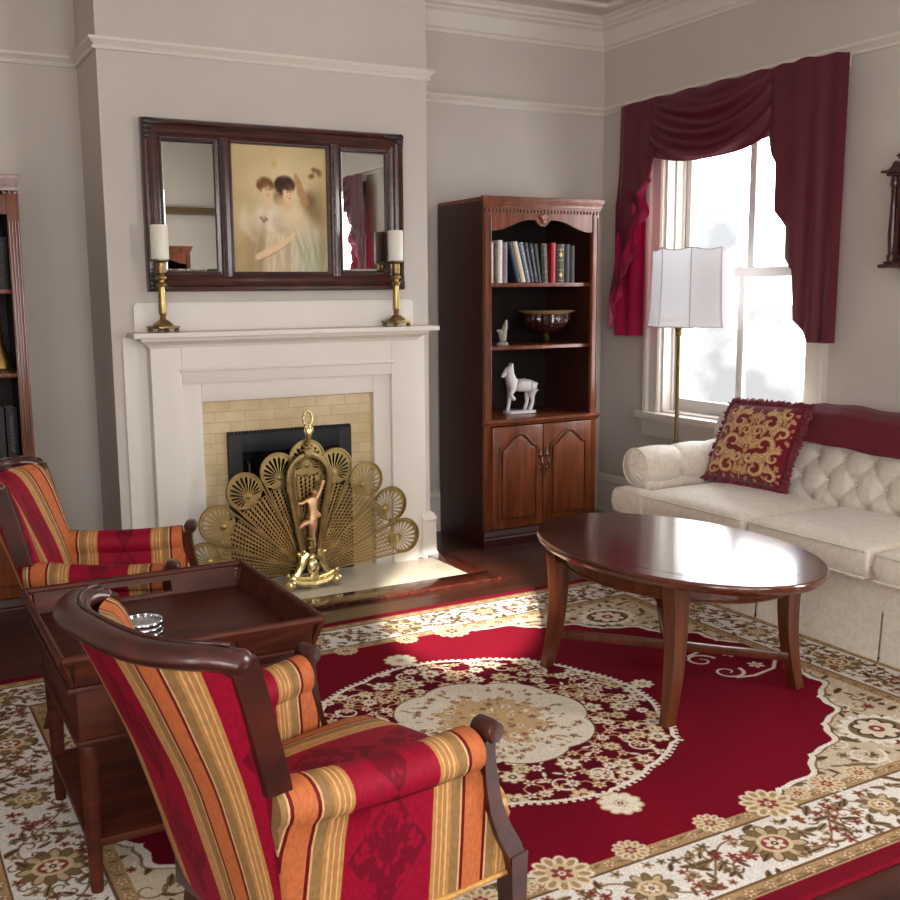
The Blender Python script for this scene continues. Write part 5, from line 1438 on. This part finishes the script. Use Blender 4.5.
# ================================================================== TRAY SIDE TABLE
SX, SY = -3.61, -2.785; hx, hy = .295, .30
t = thing('tray_side_table', 'dark mahogany side table with a lipped tray top between the two striped armchairs', 'side table', (SX, SY, .0115))
zt = .612
def wall(g, x0, y0, x1, y1, hole=False):
    """tray rim wall from p0 to p1, leaning outwards"""
    d = Vector((x1-x0, y1-y0, 0)); L = d.length; d.normalize(); n_ = Vector((d.y, -d.x, 0))  # outward on the right
    z0_, z1_ = .545, zt
    if hole:
        hw = .095; zh0, zh1 = .559, .592
        pieces = [(0, L/2-hw, z0_, z1_), (L/2+hw, L, z0_, z1_), (L/2-hw, L/2+hw, z0_, zh0), (L/2-hw, L/2+hw, zh1, z1_)]
    else: pieces = [(0, L, z0_, z1_)]
    for a, b_, za, zb in pieces:
        lean = lambda z: (z-z0_)*.3
        secs = []
        for s_ in (a, b_):
            p = Vector((x0, y0, 0))+d*s_
            ex = 0
            secs.append([tuple(p+n_*(lean(za)-.0)+Vector((0, 0, za))), tuple(p+n_*(lean(za)+.014)+Vector((0, 0, za))), tuple(p+n_*(lean(zb)+.014)+Vector((0, 0, zb))), tuple(p+n_*(lean(zb))+Vector((0, 0, zb)))])
        g.sweep(None, secs)
    if hole:
        pass
g = MB()
C4 = [(-hx, -hy), (hx, -hy), (hx, hy), (-hx, hy)]
g.box(-hx-.004, hx+.004, -hy-.004, hy+.004, .535, .55, .003)
g.box(-hx-.018, hx+.018, -hy-.018, hy+.018, .525, .54, .006)
for k in range(4):
    a, b_ = C4[k], C4[(k+1) % 4]; wall(g, a[0], a[1], b_[0], b_[1], hole=(k in (0, 2)))
# mitre posts and rolled top edge
o_ = (zt-.545)*.3+.007
for sx, sy in ((-1, -1), (1, -1), (1, 1), (-1, 1)):
    g.tube([(sx*(hx+.005), sy*(hy+.005), .545), (sx*(hx+o_), sy*(hy+o_), zt)], .0095, 8)
loop = [(-hx-o_, -hy-o_, zt), (hx+o_, -hy-o_, zt), (hx+o_, hy+o_, zt), (-hx-o_, hy+o_, zt)]
for k in range(4): g.tube([loop[k], loop[(k+1) % 4]], .0105, 8)
g.build('tray_top', M['dark_mahog'], t, sharp=40)
g = MB(); g.box(-hx+.005, hx-.005, -hy+.005, hy-.005, .395, .525, .004); g.box(-hx-.004, hx+.004, -hy-.004, hy+.004, .39, .402, .004)
g.build('case', M['dark_mahog'], t)
g = MB(); g.box(-.2, .2, -hy-.006, -hy+.008, .412, .512, .004); g.box(-.17, .17, -hy-.01, -hy, .428, .496, .004); dr = g.build('drawer', M['dark_mahog'], t)
MB().lathe([(.006, 0), (.006, .01), (.014, .018), (.013, .026), (0, .03)], 14, (0, -hy-.008, .462), Matrix.Rotation(PI/2, 4, 'X')).build('knob', M['old_brass'], dr)
for sx in (-1, 1):
    for sy in (-1, 1):
        g = MB(); x, y = sx*(hx-.03), sy*(hy-.03); g.lathe([(.015, 0), (.016, .02), (.024, .35), (.026, .375), (.022, .382), (.027, .39), (.027, .42)], 20, (x, y, 0)); g.build('leg', M['dark_mahog'], t)
MB().box(-hx+.015, hx-.015, -hy+.015, hy-.015, .118, .14, .005).build('lower_shelf', M['dark_mahog'], t)

# coasters
nm = ['topmost silver rimmed glass coaster in the stack on the tray table', 'second silver rimmed coaster from the top of the stack', 'third silver rimmed coaster from the top of the stack', 'bottom silver rimmed coaster of the stack, resting on the tray']
for k in range(4):
    t = thing('coaster', nm[3-k], 'coaster', (-3.692+.003*(k % 2), -2.862+.002*k, .5622+k*.0135), k*.4, 'stacked coasters on the tray table')
    MB().lathe([(.047, 0), (.051, .0005), (.0535, .004), (.0535, .009), (.051, .0128), (.048, .0128), (.047, .008), (.047, .004), (.047, 0)], 44, cap=False).build('rim', M['silver'], t, sharp=50)
    MB().lathe([(.0, .001), (.0472, .001), (.0472, .006), (0, .0062)], 40).build('glass_disc', plain('cut_glass', RGB(150, 150, 146), .12, .5, noise=.3, nscale=120) if k == 0 else bpy.data.materials['cut_glass'], t)

# ================================================================== ARMCHAIRS
def lerp(xs, ys, x):
    return float(np.interp(x, xs, ys))
def armchair(label, loc, rz):
    t = thing('striped_armchair', label, 'armchair', loc, rz, 'striped armchairs')
    ZB, ZT = .235, .842
    wz = lambda z: lerp([.2, .6, .88], [.19, .258, .27], z)
    Xe = lambda z: lerp([.2, .4, .6, .75, .88], [-.385, -.42, -.46, -.498, -.537], z)
    cb = lambda z: lerp([.2, .55, .88], [.02, .055, .112], z)
    def rear(s_, z): return Xe(z)-cb(z)*(1-abs(s_)**3.2)
    def outer(u, v):
        s_ = 2*u-1; z = ZB+(ZT-ZB)*v; return (rear(s_, z)-.006*math.sin(PI*u)**.5, s_*wz(z), z)
    def inner(u, v):
        s_ = (2*u-1); z = ZB+.1+(ZT-ZB-.1)*v
        puff = (max(0, 1-s_**6)**.5)*(max(0, 1-(2*v-1)**8)**.5)
        return (rear(s_, z)+.055+.038*puff, s_*(wz(z)-.012), z)
    uvb = lambda c: ((c.y/max(.1, wz(c.z)))*(.5*.28+.5*wz(c.z))/.35+.43, c.z)
    g = MB(); g.grid(outer, 30, 30); g.build('outside_back', M['stripe'], t, sharp=180, uvfn=uvb)
    g = MB(); g.grid(inner, 36, 36)
    g.build('inside_back', M['stripe'], t, sharp=180, uvfn=uvb)
    # gap filler between the two faces
    for s_ in (-1, 1):
        g = MB(); g.grid(lambda u, v: (rear(s_, ZB+.1+(ZT-ZB-.1)*v)+.058*u, s_*(wz(ZB+.1+(ZT-ZB-.1)*v)-.012*u), ZB+.1+(ZT-ZB-.1)*v), 4, 16)
        g.build('back_border', M['stripe'], t, sharp=180, uvfn=lambda c: (.5, c.z))
    # crest rail
    pts = []; rad = []
    for s_ in [math.sin(q_*PI/2) for q_ in np.linspace(-1, 1, 49)]:
        z = .85+.006*(1-s_*s_); e = max(0, abs(s_)-.86)/.14
        pts.append((rear(s_, .87)+.014+.012*e, s_*(wz(.87)-.008), z-.012*e**2)); rad.append(.031*(1-.1*e**2))
    g = MB(); g.tube(pts, rad, 16, flat=((0, 0, 1), .7, 1.05))
    for s_ in (-1, 1): p = pts[0] if s_ < 0 else pts[-1]; g.ball(p, .027, (1.15, .7, .9))
    cr = g.build('crest_rail', M['chair_wood'], t, sharp=60)
    g = MB()
    for dx, dz in ((.030, .010), (.034, -.002), (.030, -.013), (.018, .02)): g.tube([(p[0]+dx, p[1], p[2]+dz) for p in pts[5:-5]], .0045, 6)
    g.build('reeding', M['chair_wood'], cr, sharp=180)
    for s_ in (-1, 1):
        secs = []
        for u in np.linspace(0, 1, 14):
            z = .842-(.842-.585)*u; x0 = Xe(z)-.004; d = .056-.006*u; y = s_*(wz(z)-.014+.014*u); w = .019-.003*u
            secs.append([(x0, y-w, z), (x0+.006, y-w-.0, z), (x0+d, y-w, z), (x0+d+.004, y, z), (x0+d, y+w, z), (x0, y+w, z)])
        MB().sweep(None, secs).build('back_post', M['chair_wood'], t, sharp=40)
    # seat
    g = MB()
    g.cushion(lambda a, b_: (-.135+.285*a+.045*(a+1)/2*(1-b_*b_), b_*(.235+.03*a)), .255, .425, .028, 10, 34, 34, .36)
    g.build('seat', M['stripe'], t, sharp=80, uvfn=lambda c: (c.y/.37+.5, c.x))
    # rails
    g = MB(); secs = []
    for b_ in np.linspace(-1, 1, 15):
        x = .15+.045*(1-b_*b_); secs.append([(x-.03, b_*.275, .235), (x, b_*.275, .235), (x, b_*.275, .285), (x-.03, b_*.275, .285)])
    g.sweep(None, secs); g.box(-.42, -.38, -.16, .16, .225, .28, .004)
    for s_ in (-1, 1):
        secs = []
        for u in (0, 1): x = -.40+.53*u; y = s_*(.155+.12*u); secs.append([(x, y-.015, .225), (x, y+.015, .225), (x, y+.015, .28), (x, y-.015, .28)])
        g.sweep(None, secs)
    g.build('seat_rail', M['chair_wood'], t, sharp=40)
    for s_ in (-1, 1):
        # upholstered arm with side panel
        secs = []; xs = np.linspace(-.44, .005, 30)
        welt = []
        for x in xs:
            u = (x+.44)/.445
            l0 = .226+.06*u**.9; zr = .548-.01*math.sin(PI*u)-.012*u; R = .05
            LZ = lambda z, fr: (1-u**.9)*(wz(z)+.004)+u**.9*fr
            lb = LZ(.24, .308)
            zb = .235+.012*u
            fx = .085*max(0, (u-.8)/.2)**1.5     # lower front edge swells forward with the S support
            lp = [(lb+.002, zb, 1), (LZ(.36, .316), .36, .75), (LZ(.45, .318), .45, .25), (max(LZ(.5, .318), l0+.03), .5, .0)]
            X_ = lambda z: x+(1-u)*max(0, Xe(z)+.447)
            sec = [(X_(z)+fx*k, l, z) for l, z, k in lp]
            for a in np.linspace(-45, 225, 15): sec.append((x, l0+R*math.cos(math.radians(a)), zr+R*.92*math.sin(math.radians(a))))
            sec += [(x, l0-.036, .5), (X_(.43)+fx*.2, l0-.042, .43), (X_(.34)+fx*.6, lb-.05, .34), (X_(.24)+fx, lb-.05, zb)]
            secs.append([(p, s_*q, r) for p, q, r in sec]); welt.append((X_(.24)+fx, s_*(lb+.004), zb))
        g = MB(); g.sweep(None, secs)
        a_ = g.build('arm', M['stripe'], t, sharp=70, uvfn=lambda c: ((c.x+.2)/.385+.5, c.z))
        lp = [(.11+.0, s_*(.284+.004), .25), (.088, s_*.29, .34), (.035, s_*.307, .45), (.008, s_*.314, .5)]
        g = MB(); g.tube(welt, .0065, 6); g.build('welt', M['welt'], a_, sharp=180)
        # S-shaped support and scroll
        P = [(.012, .56), (.012, .52), (.018, .47), (.03, .41), (.055, .35), (.084, .3), (.098, .255)]
        secs = []
        for i, (x, z) in enumerate(P):
            a, b_ = P[max(0, i-1)], P[min(len(P)-1, i+1)]; tx, tz = b_[0]-a[0], b_[1]-a[1]; L = math.hypot(tx, tz); nx_, nz_ = -tz/L, tx/L
            w = .019; q = .027; yy = s_*.302
            x += .012; w = .014+.009*(i/6); q = .026
            secs.append([(x+nx_*w, yy-q, z+nz_*w), (x+nx_*w, yy+q, z+nz_*w), (x-nx_*w, yy+q, z-nz_*w), (x-nx_*w, yy-q, z-nz_*w)])
        g = MB(); g.sweep(None, secs)
        g.lathe([(.01, -.029), (.02, -.028), (.024, -.022), (.024, .022), (.02, .028), (.01, .029)], 20, (.036, s_*.306, .574), Matrix.Rotation(PI/2, 4, 'X'))
        g.build('arm_support', M['chair_wood'], t, sharp=40)
        secs = []
        for u in np.linspace(0, 1, 8):
            z = .285*(1-u); w = .024-.007*u; x = .108+.012*u**2; y = s_*.308
            secs.append([(x-w, y-w, z), (x+w, y-w, z), (x+w, y+w, z), (x-w, y+w, z)])
        MB().sweep(None, secs).build('leg', M['chair_wood'], t, sharp=40)
        secs = []
        for u in np.linspace(0, 1, 8):
            z = .26*(1-u); w = .024-.008*u; x = -.365-.05*u**1.6; y = s_*(.145+.025*u)
            secs.append([(x-w, y-w, z), (x+w, y-w, z), (x+w, y+w, z), (x-w, y+w, z)])
        MB().sweep(None, secs).build('leg', M['chair_wood'], t, sharp=40)
    return t
c1 = armchair('striped armchair in the foreground, seen from behind', (-3.340, -3.54, .0115), math.radians(14))
dup(c1, (-3.378, -1.955, .0115), math.radians(-21), 'striped armchair at the far left, facing the room before the dark bookcase', 'striped armchairs')

# ================================================================== CAMERA, LIGHT, SKY
CAMP = {'F': [0.464559, 0.872953, -0.148789], 'R': [0.881992, -0.471148, -0.01044], 'U': [0.079215, 0.126381, 0.988814], 'O': [-4.26634, -5.51688, 1.45], 'f': 1037.861, 'ppx': 423.764}
F_ = Vector(CAMP['F']); R_ = Vector(CAMP['R']); U_v = Vector(CAMP['U'])
cd = bpy.data.cameras.new('camera'); cam = bpy.data.objects.new('camera', cd); COL.objects.link(cam)
mt = Matrix((( R_.x, U_v.x, -F_.x, CAMP['O'][0]), (R_.y, U_v.y, -F_.y, CAMP['O'][1]), (R_.z, U_v.z, -F_.z, CAMP['O'][2]), (0, 0, 0, 1)))
cam.matrix_world = mt; cd.sensor_width = 36; cd.lens = CAMP['f']*36/900; cd.shift_x = (450-CAMP['ppx'])/900; cd.clip_start = .05
scene.camera = cam

w = bpy.data.worlds.new('sky'); scene.world = w; w.use_nodes = True; nt = w.node_tree; bg = nt.nodes['Background']
v = nt.nodes.new('ShaderNodeTexCoord'); t_ = nt.nodes.new('ShaderNodeTexNoise'); t_.inputs['Scale'].default_value = 12; t_.inputs['Detail'].default_value = 8
nt.links.new(v.outputs['Generated'], t_.inputs['Vector'])
r = ramp(nt, [(.36, (.065, .065, .066, 1)), (.46, (.1, .1, .1, 1)), (.5, (1, 1, 1, 1))]); nt.links.new(t_.outputs['Fac'], r.inputs['Fac'])
sp_ = nt.nodes.new('ShaderNodeSeparateXYZ'); nt.links.new(v.outputs['Generated'], sp_.inputs[0])
rz_ = ramp(nt, [(.0, (.8, .8, .8, 1)), (.02, (.86, .88, .9, 1)), (.12, (.96, .98, 1, 1))]); nt.links.new(sp_.outputs['Z'], rz_.inputs['Fac'])
mx = nt.nodes.new('ShaderNodeMix'); mx.data_type = 'RGBA'; mx.blend_type = 'MULTIPLY'; mx.inputs[0].default_value = 1
nt.links.new(rz_.outputs['Color'], mx.inputs[6]); nt.links.new(r.outputs['Color'], mx.inputs[7]); nt.links.new(mx.outputs[2], bg.inputs['Color'])
bg.inputs['Strength'].default_value = 13.0
def area(name, loc, rot, sx, sy, power, col=(1, 1, 1), portal=False):
    l = bpy.data.lights.new(name, 'AREA'); l.shape = 'RECTANGLE'; l.size = sx; l.size_y = sy; l.energy = power; l.color = col
    if portal: l.cycles.is_portal = True
    o = bpy.data.objects.new(name, l); COL.objects.link(o); o.location = loc; o.rotation_euler = rot; return o
for (a, b_) in WY: area('window_portal', (.22, (a+b_)/2, (WZ0+WZ1)/2), (0, PI/2, 0), WZ1-WZ0, b_-a, 1, portal=True)
for (a, b_) in RW: area('window_portal', ((a+b_)/2, -7.35, 1.6), (PI/2, 0, 0), b_-a, 2.0, 1, portal=True)
# fill lamps added at the rear openings, and daylight through the near right window
area('fill_rear_left', (-4.3, -7.15, 1.65), (PI/2, 0, 0), 1.1, 1.9, 14, (1, .96, .92))
area('added_fill_left', (-5.55, -6.1, 1.65), (0, -PI/2, 0), 1.9, 1.1, 18, (1, .97, .94))  # added fill lamp that lifts the right wall
area('fill_rear_right', (-2.7, -7.15, 1.65), (PI/2, 0, 0), .9, 1.9, 14, (1, .96, .92))
area('daylight_near_right', (.02, -5.41, 1.55), (0, PI/2, 0), 1.6, 1.1, 78, (1, .98, .95))
# low sun slipping in past the rear curtain onto the far edge of the rug
sl = bpy.data.lights.new('sunbeam', 'SPOT'); so = bpy.data.objects.new('sunbeam', sl); COL.objects.link(so)
tgt = Vector((-1.93, -1.47, 0)); d = Vector((-.47, -.88, .44)).normalized(); so.location = tgt + d*6.0
so.rotation_euler = (-d).to_track_quat('-Z', 'Y').to_euler(); sl.energy = 7000; sl.color = (1, .93, .82); sl.spot_size = math.radians(8); sl.spot_blend = .5; sl.shadow_soft_size = .03
scene.view_settings.view_transform = 'Standard'; scene.view_settings.exposure = 0.16
scene.cycles.use_denoising = True
scene.cycles.max_bounces = 10; scene.cycles.diffuse_bounces = 6; scene.cycles.glossy_bounces = 6; scene.cycles.transparent_max_bounces = 16
scene.cycles.sample_clamp_indirect = 6
scene.cycles.caustics_reflective = False; scene.cycles.caustics_refractive = False
